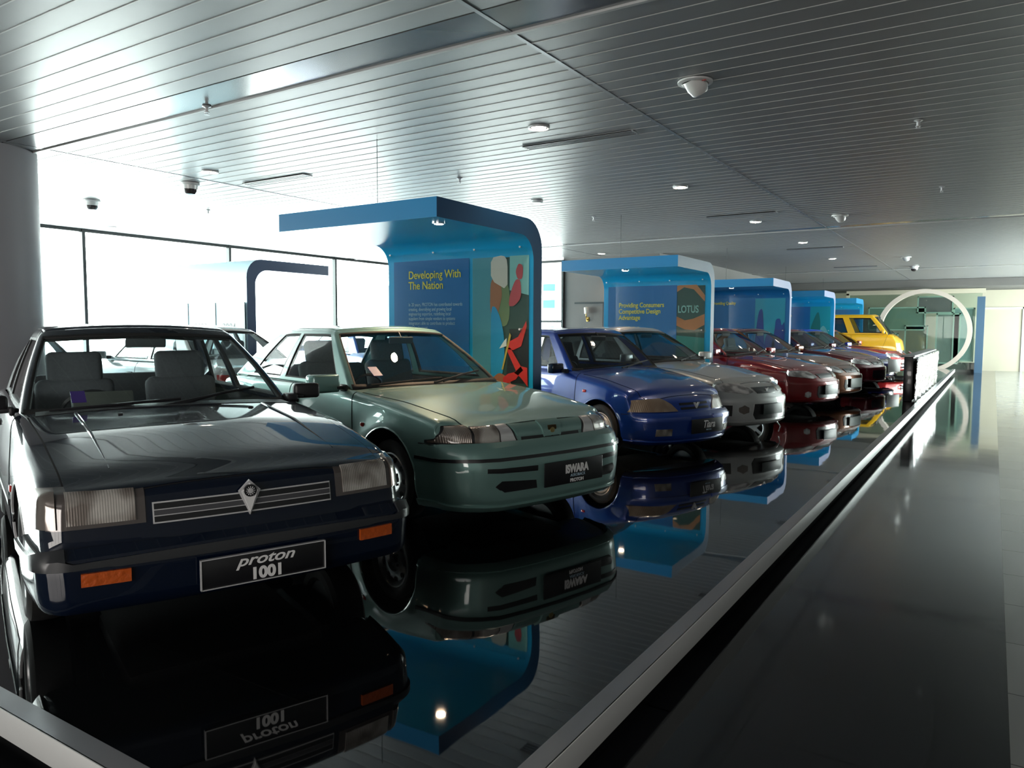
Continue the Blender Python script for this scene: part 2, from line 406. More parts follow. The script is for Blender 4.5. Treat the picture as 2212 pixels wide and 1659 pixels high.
def wheel(parent, x, y, r, wd, style, sgn, steer=0, rimm=None):
    """one wheel, outer face towards sgn*y"""
    rimm = rimm or M_rim; e = bpy.data.objects.new('wheel', None); COL.objects.link(e); e.parent = parent; e.location = (x, y, r); e.rotation_euler = (0, 0, steer)
    Mx = Tm(rx=-sgn*PI/2); w2 = wd/2; rr = r*.66
    b = B(); b.lathe([(-w2*.8, rr), (-w2, rr+.02), (-w2, r-.03), (-w2*.8, r-.006), (-w2*.3, r), (w2*.3, r), (w2*.8, r-.006), (w2, r-.03), (w2*1.03, r-.06), (w2, rr+.02), (w2*.85, rr)], M_rubber, 40, Mx, close=True)
    b.build('tyre', e)
    b = B(); d = w2*.72
    b.lathe([(-w2*.7, 0), (-w2*.7, rr), (w2*.86, rr+.003), (w2*.92, rr-.006), (w2*.8, rr-.016), (w2*.3, rr-.03), (w2*.25, 0)], M_under if style == 'spoke' else rimm, 40, Mx)
    if style == 'spoke':
        for k in range(5):
            a = 2*PI*k/5+.3; b.prism([(-.03, .03), (.03, .03), (.022, rr-.02), (-.022, rr-.02)], .03, rimm, Mx @ Tm(z=d*.55, rz=a))
        b.lathe([(d*.5, .0), (d*.5, .05), (d*.95, .045), (d, 0)], rimm, 20, Mx)
        b.lathe([(w2*.6, rr-.03), (w2*.88, rr-.025), (w2*.92, rr-.004), (w2*.6, rr-.001)], rimm, 40, Mx, close=True)
    else:
        b.lathe([(w2*.3, rr-.03), (d*.8, rr-.04), (d, rr*.55), (d*1.0, rr*.45), (d*.7, rr*.4), (d*.7, .0)], rimm, 40, Mx)
        n = {'holes': 9, 'cover': 3}.get(style, 8)
        if style == 'cover':
            b.lathe([(w2*.8, rr-.022), (w2*.98, rr-.035), (w2*1.05, rr*.5), (w2*1.07, 0)], rimm, 40, Mx)
            for k in range(3):
                a = 2*PI*k/3; b.lathe([(w2*1.09, 0), (w2*1.09, .011), (w2*1.0, .011)], M_under, 12, Mx @ Tm(x=.04*math.cos(a), y=.04*math.sin(a)))
        else:
            for k in range(n):
                a = 2*PI*k/n; b.lathe([(d*.98, 0), (d*.98, .017), (d*.6, .017)], M_under, 12, Mx @ Tm(x=rr*.72*math.cos(a), y=rr*.72*math.sin(a)))
            for k in range(4):
                a = PI/4+PI/2*k; b.lathe([(d*.92, 0), (d*.92, .009), (d*.6, .009)], M_black, 8, Mx @ Tm(x=.05*math.cos(a), y=.05*math.sin(a)))
            b.lathe([(d*.6, .03), (d*1.1, .026), (d*1.15, 0)], M_black if style == 'holes' else rimm, 16, Mx)
    b.build('rim', e)
    return e

P_HR = .17
def seat(parent, x, y, z, m_, head=True, w=.48):
    b = B(); b.box((x-.24, y-w/2, z-.06), (x+.26, y+w/2, z+.12), m_, .05, 3)
    b.box((-.07, -w/2, 0), (.06, w/2, .58), m_, .05, 3, M=Tm(x-.24, y, z+.02, ry=-.28))
    s_ = b.build('seat', parent)
    if head:
        h = B(); h.box((-.05, -P_HR, .55), (.05, P_HR, .77), m_, .04, 3, M=Tm(x-.24, y, z+.02, ry=-.26))
        h.tube([Tm(x-.24, y-.05, z+.02, ry=-.26) @ Vector((0, 0, .55)), Tm(x-.24, y-.05, z+.02, ry=-.26) @ Vector((0, 0, .62))], .006, M_chrome, 6)
        h.tube([Tm(x-.24, y+.05, z+.02, ry=-.26) @ Vector((0, 0, .55)), Tm(x-.24, y+.05, z+.02, ry=-.26) @ Vector((0, 0, .62))], .006, M_chrome, 6)
        h.build('headrest', parent)

def make_car(P):
    root = empty('car', (P['pos'][0], P['pos'][1], .2), math.radians(P['pos'][2]))
    tag(root, P['label'], 'car', P.get('group'))
    bd = Body(P); pm = P['paint']; G = P['gh']; gl = P.get('glass', M_glass)
    lo = P.get('lower', pm)
    bd.solid('body', pm, root)
    hy = bd.hy
    # bonnet
    if 'hood' in P:
        bd.poly('bonnet', P['hood'], 't', .004, pm, root, gap=.006, nmin=.35)
    # doors
    for sg in (1, -1):
        for d in P.get('doors', []):
            o = bd.poly('door', d, 's', .003, pm, root, gap=.006, sgn=sg)
            if o:
                cx = min(p[0] for p in d)+.11; hz = P.get('hz', .74); yy = sg*(bd.side_y(cx, hz)+.006)
                b = B(); b.box((cx-.07, yy-.012, hz-.015), (cx+.07, yy+.018, hz+.015), P.get('handle_m', M_black), .01); h_ = b.build('door_handle', o)
    # front bumper / rear bumper
    fb = P.get('fbump')
    if fb:
        for nm, sgx in (('front_bumper', 1), ('rear_bumper', -1)):
            q = fb if sgx > 0 else P.get('rbump', fb)
            pl = [((0, 0, q[0]), (0, 0, 1)), ((sgx*(abs(P['fa'] if sgx > 0 else P['ra'])+P['ar']+.02), 0, 0), (-sgx, 0, 0))]
            bp = bd.panel(nm, pl, lambda n: n.z > -.8, q[1], P.get('bump_m', pm), root, gap=.004, skirt=.01)
            if len(q) > 2 and bp:   # black rubbing strip
                pl2 = [((0, 0, q[3]), (0, 0, 1)), ((0, 0, q[2]), (0, 0, -1)), pl[1]]
                bd.panel('rubbing_strip', pl2, lambda n: abs(n.z) < .8, q[1]+.012, P.get('strip_m', M_black), bp, skirt=.014)
    greenhouse(P, pm, root, gl, P.get('roof_m'))
    # side rub strips
    for sg in (1, -1):
        for st in P.get('strips', []):
            bd.poly('side_moulding', st[0], 's', .012, st[1], root, sgn=sg, skirt=.014)
    # arch lips
    b = B()
    for ax in (P['fa'], P['ra']):
        for sg in (1, -1):
            pts = []
            for k in range(25):
                a = -.35+(PI+.7)*k/24; x_, z_ = ax+math.cos(a)*(P['ar']+.004), P['wr']+.01+math.sin(a)*(P['ar']+.004)
                if z_ < .2: continue
                yy = bd.side_y(x_, z_)
                if P.get('flare'): yy += P['flare']*math.exp(-((-.016)/.075)**2)
                pts.append((x_, sg*(yy-.004), z_))
            b.tube(pts, .008, P.get('lip_m', pm), 6)
    b.build('arch_lip', root)
    # wheels
    for ax in (P['fa'], P['ra']):
        for sg in (1, -1):
            wheel(root, ax, sg*(hy-P.get('winset', .115)), P['wr'], .17, P.get('wstyle', 'holes'), sg, P.get('steer', 0) if ax > 0 else 0, P.get('rimm'))
    # underbody block
    b = B(); b.box((P['ra']+.36, -hy+.2, .17), (P['fa']-.36, hy-.2, .34), M_under, .03); b.box((P['fa']-.5, -.45, .16), (P['fa']+.5, .45, .3), M_under, .05)
    b.build('underbody', root)
    # door mirrors
    mx, mz = P.get('mir', (G['xwb']-.22, .95))
    ms = P.get('mirs', 1.)
    for sg in P.get('mirsides', (1, -1)):
        yy = sg*(G['wb']-.0)
        b = B(); b.box((-.05, -.085 if sg < 0 else -.105, -.055), (.045, .105 if sg < 0 else .085, .055), P.get('mir_m', M_black), .022, 3, M=Tm(mx-.02, yy+sg*.16*ms, mz, rz=-sg*.12) @ Matrix.Diagonal((ms, ms, ms, 1)))
        b.box((mx-.05, yy-.02, mz-.06), (mx+.06, yy+.05*sg, mz-.01), M_black, .015)
        b.box((mx-.01, min(yy, yy+sg*.1), mz-.045), (mx+.03, max(yy, yy+sg*.1), mz-.02), M_black, .01)
        mo = b.build('door_mirror', root)
        b = B(); b.box((-.054, -.07, -.042), (-.049, .07, .042), M_chrome, .0, M=Tm(mx-.02, yy+sg*.16*ms, mz, rz=-sg*.12) @ Matrix.Diagonal((ms, ms, ms, 1))); b.build('mirror_glass', mo)
    # wipers
    if P.get('wipers', True):
        x0, dx = G['xwb'], G['xrf']-G['xwb']; zb0 = G['zb'] if not isinstance(G['zb'], list) else float(ip(G['zb'], np.array([x0]), .05)[0]); hh = G['zr']-zb0
        for y0, y1, tt in ((-.60, .06, .07), (-.05, .52, .15)):
            def sp(yv, tv, o_=.03): return (x0+dx*tv-G.get('bow', .07)*(yv/G['wb'])**2+o_, yv, zb0+hh*tv+o_*.6)
            b = B(); b.tube([sp(y0, .0, .035), sp(y0*.4+y1*.6, tt*.7, .035)], [.011, .008], M_black, 6); b.tube([sp(y0+.10, .02), sp((y0+.10+y1)/2, tt*.75), sp(y1, tt*1.1)], .009, M_black, 6); b.build('wiper', root)
    # cabin
    cx0, cx1 = P['cabin']
    if P.get('inner', True):
        sm = P.get('seat_m', M_seat)
        sx = P.get('seatx', -.35)
        for sy in (-.34, .34): seat(root, sx, sy, P.get('seatz', .40), sm)
        b = B(); b.box((cx0+.1, -.55, .42), (cx0+.6, .55, .55), sm, .05); b.box((-.06, -.55, 0), (.05, .55, .5), sm, .05, M=Tm(cx0+.16, 0, .5, ry=-.3)); b.build('rear_seat', root)
        b = B(); b.box((cx1-.42, -hy+.12, .6), (cx1-.02, hy-.12, .84), M_interior, .06, 3); b.build('dashboard', root)
        b = B(); b.lathe([(-.012, .165), (0, .178), (.012, .165), (0, .152)], M_black, 28, Tm(cx1-.52, -.34, .80, ry=-1.15), close=True)
        b.box((-.012, -.16, -.02), (.0, .16, .02), M_black, M=Tm(cx1-.52, -.34, .80, ry=.42)); b.lathe([(-.02, .0), (-.02, .04), (.02, .05), (.02, 0)], M_black, 14, Tm(cx1-.52, -.34, .80, ry=-1.15))
        b.build('steering_wheel', root)
        b = B(); b.box((-.012, -.12, -.03), (.012, .12, .03), M_interior, .01, M=Tm(G['xrf']+.10, 0, G['zr']-.10, ry=.2)); b.tube([(G['xrf']+.10, 0, G['zr']-.08), (G['xrf']+.06, 0, G['zr']-.03)], .008, M_black, 6); b.build('rearview_mirror', root)
    return root, bd

def fplate(root, x, z, yc, lines, w=.52, h=.125, border=False, base=None, tilt=0., name='number_plate', rz=0.):
    b = B(); b.box((0, -w/2, -h/2), (.012, w/2, h/2), base or M_plate, .004, M=Tm(x, yc, z, ry=-tilt, rz=rz))
    if border:
        for q in (((0, -w/2, h/2-.004), (.017, w/2, h/2)), ((0, -w/2, -h/2), (.017, w/2, -h/2+.004)), ((0, -w/2, -h/2), (.017, -w/2+.004, h/2)), ((0, w/2-.004, -h/2), (.017, w/2, h/2))):
            b.box(*q, M_silver, M=Tm(x, yc, z, ry=-tilt, rz=rz))
    o = b.build(name, root)
    for body, size, dy, dz, shear, sx, bold, mt in lines:
        t_ = text('lettering', body, size, (x+.0135, yc+dy, z+dz), (PI/2, 0, PI/2), mt, o, shear, .001, 'CENTER', sx, bold=bold)
    return o

def lamp_pair(bd, root, pts, m_lens, bez=None, name='headlamp', off=.006, m_bez=M_black, nmin=.15, xlim=None):
    for mi_ in (False, True):
        if bez:
            p_ = bd.poly(name, bez, 'f', off*.6, m_bez, root, mirror=mi_, nmin=nmin, xlim=xlim)
            if p_: bd.poly('lens', pts, 'f', off+.004, m_lens, p_, mirror=mi_, nmin=nmin)
        else: bd.poly(name, pts, 'f', off, m_lens, root, mirror=mi_, nmin=nmin)

# ================================================================== the setting
def nodes_floor(name, base, tile, joint, rough, var=.15, jw=.004, rvar=.08, off=(0, 0), ior=1.5):
    m = mat(name, base, rough, ior=ior); nt = m.node_tree; b = nt.nodes['Principled BSDF']
    tc = nt.nodes.new('ShaderNodeTexCoord'); mp = nt.nodes.new('ShaderNodeMapping'); mp.inputs['Location'].default_value = (off[0], off[1], 0)
    br = nt.nodes.new('ShaderNodeTexBrick'); br.offset = 0; br.inputs['Scale'].default_value = 1
    br.inputs['Brick Width'].default_value = tile; br.inputs['Row Height'].default_value = tile; br.inputs['Mortar Size'].default_value = jw
    br.inputs['Color1'].default_value = (*[c*(1-var) for c in base], 1); br.inputs['Color2'].default_value = (*[c*(1+var) for c in base], 1); br.inputs['Mortar'].default_value = (*joint, 1)
    nt.links.new(tc.outputs['Object'], mp.inputs[0]); nt.links.new(mp.outputs[0], br.inputs['Vector']); nt.links.new(br.outputs['Color'], b.inputs['Base Color'])
    n = nt.nodes.new('ShaderNodeTexNoise'); n.inputs['Scale'].default_value = 2.5; nt.links.new(tc.outputs['Object'], n.inputs['Vector'])
    mr = nt.nodes.new('ShaderNodeMapRange'); mr.inputs[3].default_value = rough; mr.inputs[4].default_value = rough+rvar; nt.links.new(n.outputs['Fac'], mr.inputs[0]); nt.links.new(mr.outputs[0], b.inputs['Roughness'])
    n2 = nt.nodes.new('ShaderNodeTexNoise'); n2.inputs['Scale'].default_value = 1.3; nt.links.new(tc.outputs['Object'], n2.inputs['Vector'])
    bp = nt.nodes.new('ShaderNodeBump'); bp.inputs['Strength'].default_value = .25; bp.inputs['Distance'].default_value = .004; nt.links.new(n2.outputs['Fac'], bp.inputs['Height']); nt.links.new(bp.outputs[0], b.inputs['Normal'])
    return m
M_floor = nodes_floor('dark_granite_tiles', (.012, .013, .015), .62, (.004, .004, .004), .045, .5, .006, .05, off=(.13, .3), ior=1.65)
M_floorl = nodes_floor('light_granite_tiles', (.32, .33, .32), .62, (.12, .12, .12), .15, .08)
M_floorg = nodes_floor('grey_stone_tiles', (.30, .31, .31), .6, (.1, .1, .1), .2, .08)
M_plat = nodes_floor('black_gloss_platform', (.004, .0045, .005), 1.2, (.012, .012, .012), .015, .2, .002, .02, off=(.5, .62), ior=1.75)
M_steel = mat('brushed_steel', (.75, .76, .75), .38, .3, bump=(40, .06))
M_steeld = mat('dull_steel', (.30, .31, .33), .32, .45)
M_ceil = mat('grey_metal_ceiling', (.27, .275, .28), .40, .25, noise=(3, .06))
M_ceilband = mat('grey_ceiling_band', (.26, .27, .275), .2, .6)
M_litrib = mat('lit_edge_rib', (.46, .46, .46), .45, .1)  # paler strips paint in the light caught along slat and band edges
M_ceildark = mat('dark_ceiling_joint', (.05, .05, .055), .5)
M_wallg = mat('grey_wall_paint', (.16, .155, .15), .7, noise=(2, .08))
M_wallw = mat('white_wall_paint', (.7, .7, .68), .6)
M_cream = mat('cream_wall_panel', (.62, .58, .46), .45, noise=(1.5, .06))
M_col = mat('mauve_grey_column', (.33, .32, .34), .5)
M_mull = mat('dark_mullion', (.03, .035, .035), .4, .5)
M_winglass = glass('window_glass', (.95, 1., .98), 1.45)
M_frost = mat('pale_sun_blind', (.75, .8, .78), .8)

def struct(o): o['kind'] = 'structure'; return o
PX0, PX1, PY0, PY1, PZ = -6.85, -1.09, 1.176, 30.6, .2
b = B(); b.box((XL, YN, -.1), (XR, YB, 0), M_floor); 
fl = struct(b.build('floor', smooth=0))
b = B(); b.box((.115, YN, .0), (XR, YB, .004), M_floorl); struct(b.build('floor_border', smooth=0))
b = B(); b.box((XL, YN, .0), (PX0-.35, YB, .004), M_floorg); struct(b.build('floor_aisle', smooth=0))
b = B(); b.box((PX0, PY0+.006, .105), (PX1-.006, PY1, PZ-.0015), M_plat, .002); b.box((PX0+.1, PY0+.12, 0), (PX1-.12, PY1-.1, .105), M_under)
pl = b.build('platform', smooth=0); tag(pl, 'long black mirror-gloss display platform under the row of cars', 'platform')
b = B()
b.box((PX1-.075, PY0, .197), (PX1, PY1, .2), M_steeld); b.box((PX1-.006, PY0, .098), (PX1+.004, PY1, .2), M_steel, .002)
b.box((PX0, PY0, .197), (PX1, PY0+.075, .2), M_steeld); b.box((PX0, PY0-.004, .098), (PX1, PY0+.006, .2), M_steel, .002)
o = b.build('edge_trim', pl, 'brushed steel edge trim'); 
BX0, BX1 = -14.0, -8.3
b = B(); b.box((BX0, 4.4, .0), (BX1, 17.2, .2), M_plat, .004); tag(b.build('rear_platform', smooth=0), 'low black platform under the second row of cars by the window wall', 'platform')

# ceiling: linear metal slats running across the hall
def ceiling():
    b = B(); pitch = .1925; y = YN; z = CZ
    V = []; F = []; FM = []
    def bx(x0, x1, y0, y1, z0, z1, mi_):
        n = len(V); V.extend([(x0, y0, z0), (x1, y0, z0), (x1, y1, z0), (x0, y1, z0), (x0, y0, z1), (x1, y0, z1), (x1, y1, z1), (x0, y1, z1)])
        for f in ((0, 3, 2, 1), (4, 5, 6, 7), (0, 1, 5, 4), (1, 2, 6, 5), (2, 3, 7, 6), (3, 0, 4, 7)): F.append([n+i for i in f]); FM.append(mi_)
    bands = [(3.73, 4.10), (14.55, 14.85), (25.4, 25.7)]
    xs = [(XL, -8.48), (-8.46, -2.66), (-2.62, XR)]
    ys = []; y = 3.73
    while y > YN: ys.append((y-pitch, y)); y -= pitch
    y = 4.13
    while y < YB-1.5:
        skip = [q for q in bands if q[0]-.02 < y < q[1]]
        if skip: y = skip[0][1]+.03; continue
        y1 = y+pitch
        nb = [q for q in bands if y < q[0] < y1]
        if nb: y1 = nb[0][0]
        ys.append((y, y1)); y = y1
    for y0, y1 in ys:
        for x0, x1 in xs:
            bx(x0, x1, y0+.010, y1-.002, z, z+.012, 0)
        bx(XL, XR, y0-.001, y0+.009, z-.003, z+.004, 1)
    for a, c in bands:
        for x0, x1 in xs: bx(x0, x1, a+.01, c-.012, z-.002, z+.01, 2)
        bx(XL, XR, c-.008, c+.018, z-.016, z+.004, 1); bx(XL, XR, c+.018, c+.03, z-.002, z+.004, 3)
    for x0 in (-8.475, -2.655): bx(x0, x0+.03, YN, YB-1.5, z-.005, z+.004, 4)
    bx(XL, XR, YN, YB, z+.013, z+.1, 3)
    o = mesh_of('ceiling', V, F, [M_ceil, M_litrib, M_ceilband, M_ceildark, M_steeld], FM); struct(o)
    b = B(); b.box((XL, YB-3.3, 3.12), (XR, YB, 3.39), M_wallg); struct(b.build('ceiling_soffit', smooth=0))
ceiling()

# window wall on the left with mullions, and the glazed part of the end wall
def glazed(name, x0, y0, x1, y1, z0, z1, step, parent_label=None, mid=(1.05,), gm=None):
    """a glazed wall from (x0,y0) to (x1,y1)"""
    d = Vector((x1-x0, y1-y0, 0)); L = d.length; d.normalize(); ang = math.atan2(d.y, d.x); M0 = Matrix.Translation((x0, y0, 0)) @ Matrix.Rotation(ang, 4, 'Z')
    b = B(); b.box((0, -.012, z0), (L, .0, z1), gm or M_winglass, M=M0); g = b.build(name, smooth=0); struct(g)
    b = B(); n = max(1, round(L/step))
    for i in range(n+1): b.box((L*i/n-.03, -.06, z0), (L*i/n+.03, .05, z1), M_mull, M=M0)
    for zz in (z0+.03, z1-.03)+tuple(mid): b.box((0, -.05, zz-.03), (L, .04, zz+.03), M_mull, M=M0)
    f = b.build('window_frame', g, smooth=0); return g
glazed('window_1', XL, -2, XL, YW, 0, CZ, 3.0, mid=())
glazed('window_2', XL, YW, -9.55, YW, 0, 3.35, 1.6, mid=(1.75,))
glazed('window_3', XR, 17.5, XR, YB-1, 0, 2.9, 2.4)
b = B(); b.box((XR, YN, 0), (XR+.2, 17.5, CZ), M_wallg); b.box((XR, YB-1, 0), (XR+.2, YB, CZ), M_wallg); b.box((XR, 17.5, 2.9), (XR+.2, YB-1, CZ), M_wallg); struct(b.build('wall_right', smooth=0))
M_filltint = glass('fill_window_tint', (.74, .71, .69), 1.45)  # tint sets the strength of the added fill
b = B(); b.box((XL-.2, YN-.2, 0), (XR+.2, YN, .9), M_wallg); b.box((XL-.2, YN-.2, 2.8), (XR+.2, YN, CZ), M_wallg); b.box((XL-.2, YN-.2, .9), (-5.5, YN, 2.8), M_wallg); b.box((2.5, YN-.2, .9), (XR+.2, YN, 2.8), M_wallg); struct(b.build('wall_near', smooth=0))
glazed('fill_window', -5.5, YN, 2.5, YN, .9, 2.8, 2.0, mid=(), gm=M_filltint)  # unseen window added behind the camera to fill the car fronts
b = B(); b.box((XL-.2, YN, 0), (XL, -2, CZ), M_wallg); struct(b.build('wall_window_side', smooth=0))
b = B(); b.box((-9.55, YW, 0), (-6.9, YW+.2, CZ), M_wallg); b.box((-7.1, YW+.2, 0), (-6.9, YB, CZ), M_wallg)
struct(b.build('wall_left', smooth=0))
b = B(); b.box((-8.4, YW-.02, .0), (-7.9, YW-.0, 2.2), mat('dark_door', (.03, .03, .032), .5)); b.box((-9.2, YW-.03, 2.2), (-7.6, YW, 2.24), M_mull); struct(b.build('door_1', smooth=0))
b = B(); b.box((-6.9, YB, 0), (XR, YB+.2, CZ), M_cream); struct(b.build('wall_far', smooth=0))
b = B(); b.box((-.45, YB-.05, 0), (-.37, YB, 2.45), M_wallw); b.box((.9, YB-.05, 0), (.98, YB, 2.45), M_wallw); b.box((-.45, YB-.05, 2.38), (.98, YB, 2.45), M_wallw)
dd = struct(b.build('door_2', smooth=0))
b = B(); b.lathe([(0, 0), (0, .56), (CZ, .56), (CZ, 0)], M_col, 48, Tm(-9.1, 3.72)); struct(b.build('column', smooth=40))

# stickers on the end window and a small brass wall lamp
b = B()
for q in ((-10.15, -9.78, 2.55, 2.74), (-10.15, -9.78, 2.1, 2.32), (-10.0, -9.8, 1.2, 1.62)): b.box((q[0], YW-.03, q[2]), (q[1], YW-.024, q[3]), mat('pale_cyan_sticker', (.25, .62, .75), .5))
b.build('window_sticker', bpy.data.objects['window_2'], smooth=0)
root = tag(empty('wall_lamp', (-8.82, YW, 1.9)), 'small brass wall lamp with white glass on the grey wall', 'wall lamp')
b = B(); b.lathe([(.04, 0), (.04, .05), (.2, .06), (.22, 0)], mat('opal_glass', (.85, .85, .8), .3), 16, Tm(0, -.1)); b.build('shade', root)
b = B(); b.tube([(0, 0, -.1), (0, -.08, -.12), (0, -.1, -.02), (0, -.1, .04)], .015, mat('brass', (.35, .22, .06), .3, .9), 8); b.box((-.04, -.01, -.16), (.04, 0, -.04), mat('brass'), .004); b.build('bracket', root)
# ------------------------------------------------------------------ ceiling fittings
M_bulb = mat('lit_lamp', (1, .9, .8), .5, emit=(1, .82, .62), es=14)
M_bulboff = mat('unlit_lamp', (.7, .7, .7), .25, .6)
def sprinkler():
    b = B(); b.lathe([(0, 0), (0, .035), (-.006, .038), (-.012, .02), (-.02, .012), (-.05, .012), (-.05, .022), (-.056, .022), (-.056, 0)], M_silver, 16)
    b.tube([(-.012, 0, -.02), (-.012, 0, -.07)], .003, M_silver, 5); b.tube([(.012, 0, -.02), (.012, 0, -.07)], .003, M_silver, 5); b.lathe([(-.07, 0), (-.07, .024), (-.073, .024), (-.073, 0)], M_silver, 12)
    return b.build('sprinkler')
sp = [(-5.65, 4.05, 'pendant sprinkler head on the wide ceiling band'), (-5.64, 7.59, 'sprinkler head above the canopy of the nearest blue stand'), (-.64, 7.67, 'sprinkler head over the walkway, in the plain dark slats'),
      (-.64, 11.3, 'sprinkler head farther along the walkway ceiling'), (-5.63, 11.28, 'small sprinkler head over the second blue stand'), (-10.52, 7.52, 'sprinkler head over the aisle by the bright windows'), (-8.9, 3.95, 'sprinkler head beside the top of the round column')]
s0 = sprinkler()
for i, (x, y, lb) in enumerate(sp):
    o = s0 if i == 0 else s0.copy()
    if i: COL.objects.link(o)
    o.location = (x, y, CZ-.004); tag(o, lb, 'sprinkler', 'ceiling sprinkler heads')
def downlight(x, y, lb, on=True, r=.1, power=14):
    e = tag(empty('downlight', (x, y, CZ-.004)), lb, 'ceiling light', 'recessed ceiling downlights')
    b = B(); b.lathe([(0, r), (-.012, r), (-.014, r*.9), (.0, r*.82), (.002, r)], M_silver, 28, close=True); b.lathe([(-.003, r*.82), (.01, r*.5), (.01, 0)], M_chrome, 28); b.build('reflector', e)
    b = B()
    for k in range(4): b.lathe([(-.02, 0), (-.017, .018), (.0, .024), (.0, 0)], M_bulb if on else M_bulboff, 10, Tm(.045*math.cos(k*PI/2+.4)*r/.1, .045*math.sin(k*PI/2+.4)*r/.1))
    b.build('bulb', e)
    s = bpy.data.lights.new('downlight_beam', 'SPOT'); s.energy = power; s.color = (1, .80, .60); s.spot_size = 1.9; s.spot_blend = .7; s.shadow_soft_size = .05
    so = bpy.data.objects.new('downlight_beam', s); COL.objects.link(so); so.parent = e; so.location = (0, 0, -.03)
for a in [(-3.62, 6.1, 'round recessed downlight near the slot vent of the first bay'), (-3.52, 9.56, 'round downlight in the second bay, beyond the first blue stand'), (-3.52, 13.24, 'round downlight just before the second pale ceiling band'),
          (-3.48, 16.85, 'round downlight beyond the second pale ceiling band'), (-8.15, 16.78, 'downlight over the grey wall behind the second blue stand'), (-7.95, 5.72, 'round downlight beside the dome camera, washed in daylight'), (-13.83, 7.83, 'downlight close to the bright window wall'), (-3.6, 20.99, 'tiny far downlight over the red car')]: downlight(*a)
b = B(); b.lathe([(0, 0), (0, .09), (-.02, .09), (-.03, .07), (-.03, 0)], M_rimw, 24, Tm(-5.66, 9.49, CZ-.003)); tag(b.build('smoke_detector'), 'flat white ceiling disc between the first two blue stands', 'smoke detector')
def eyeball(x, y, lb, red=False):
    e = tag(empty('spotlight', (x, y, CZ-.004)), lb, 'spotlight', 'white angled ceiling spotlights')
    b = B(); b.lathe([(0, .13), (-.012, .13), (-.018, .10), (0, .09)], M_rimw, 32, close=True); b.build('trim_ring', e)
    b = B(); Mx = Tm(rx=.5, ry=-.35); b.lathe([(.03, 0), (.03, .085), (-.04, .08), (-.09, .062), (-.10, .052), (-.06, .05), (-.05, 0)], M_rimw, 28, Mx); b.build('lamp_housing', e)
    if red: b = B(); b.lathe([(-.019, 0), (-.019, .016), (-.012, .016), (-.012, 0)], M_red, 10, Tm(.085, -.05)); b.build('red_button', e, 'small red dot')
eyeball(-1.97, 5.62, 'white angled ceiling spotlight with a small red dot, over the walkway', True)
eyeball(-2.18, 13.26, 'smaller white angled spotlight before the second ceiling band')
eyeball(-1.95, 21.5, 'farthest white angled ceiling spotlight')
def dome(x, y, lb):
    e = tag(empty('dome_camera', (x, y, CZ-.004)), lb, 'security camera')
    b = B(); b.lathe([(0, 0), (0, .12), (-.025, .12), (-.03, .1), (-.08, .095), (-.085, .0)], M_rimw, 28); b.build('housing', e)
    b = B(); b.lathe([(-.08, .092), (-.11, .085), (-.14, .06), (-.155, 0)], mat('smoked_dome', (.05, .04, .04), .1, coat=1.), 28); b.build('dome', e)
dome(-8.8, 6.03, 'white dome camera on the ceiling left of the big blue canopy'); dome(-11.2, 6.06, 'dome camera nearest the round column, against the bright glass'); dome(-2.0, 24.6, 'dark dome camera on the far bright ceiling')
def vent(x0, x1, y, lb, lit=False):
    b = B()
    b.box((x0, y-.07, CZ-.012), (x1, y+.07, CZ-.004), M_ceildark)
    for q in (-.07, -.026, .018, .062): b.box((x0, y+q, CZ-.018), (x1, y+q+.008, CZ-.004), M_silver if lit else M_steeld)  # lit vent gets paler slats, daylight put into the metal colour
    b.box((x0-.006, y-.075, CZ-.018), (x0, y+.075, CZ-.004), M_steeld); b.box((x1, y-.075, CZ-.018), (x1+.006, y+.075, CZ-.004), M_steeld)
    tag(b.build('air_vent', smooth=0), lb, 'air vent', 'linear slot vents in the ceiling')
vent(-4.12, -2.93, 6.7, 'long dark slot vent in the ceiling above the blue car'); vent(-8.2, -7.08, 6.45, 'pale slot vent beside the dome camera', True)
vent(-4.06, -2.96, 12.35, 'slot vent in the ceiling before the second pale band'); vent(-4.1, -2.9, 18.2, 'thin slot vent beyond the second pale band'); vent(-4.05, -2.9, 24.0, 'faint slot vent on the far bright ceiling')

# ------------------------------------------------------------------ blue display stands
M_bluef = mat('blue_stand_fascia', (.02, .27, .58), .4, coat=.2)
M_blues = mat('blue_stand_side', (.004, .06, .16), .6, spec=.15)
M_blued = mat('deep_blue_graphic', (.004, .13, .38), .4)
M_cyan = mat('cyan_stand_lining', (.01, .36, .70), .3, coat=.4)
M_acr = glass('acrylic_sheet', (.95, .99, .98), 1.35)
M_yel = mat('yellow_lettering', (.8, .62, .05), .5)
M_txtw = mat('pale_blue_lettering', (.45, .62, .75), .5)
def flatpoly(b, pts, mt, M0, z):
    if any(w in mt.name for w in ('skin', 'helmet', 'shirt', 'pink', 'olive', 'navy', 'green_teal', 'pale_aqua')):
        for _ in range(1 if 'helmet' in mt.name else 2): pts = [q for i in range(len(pts)) for a, c in ((pts[i], pts[(i+1) % len(pts)]),) for q in ((a[0]*.8+c[0]*.2, a[1]*.8+c[1]*.2), (a[0]*.2+c[0]*.8, a[1]*.2+c[1]*.8))]
    b.prism(pts, .0015, mt, M0 @ Tm(z=z))
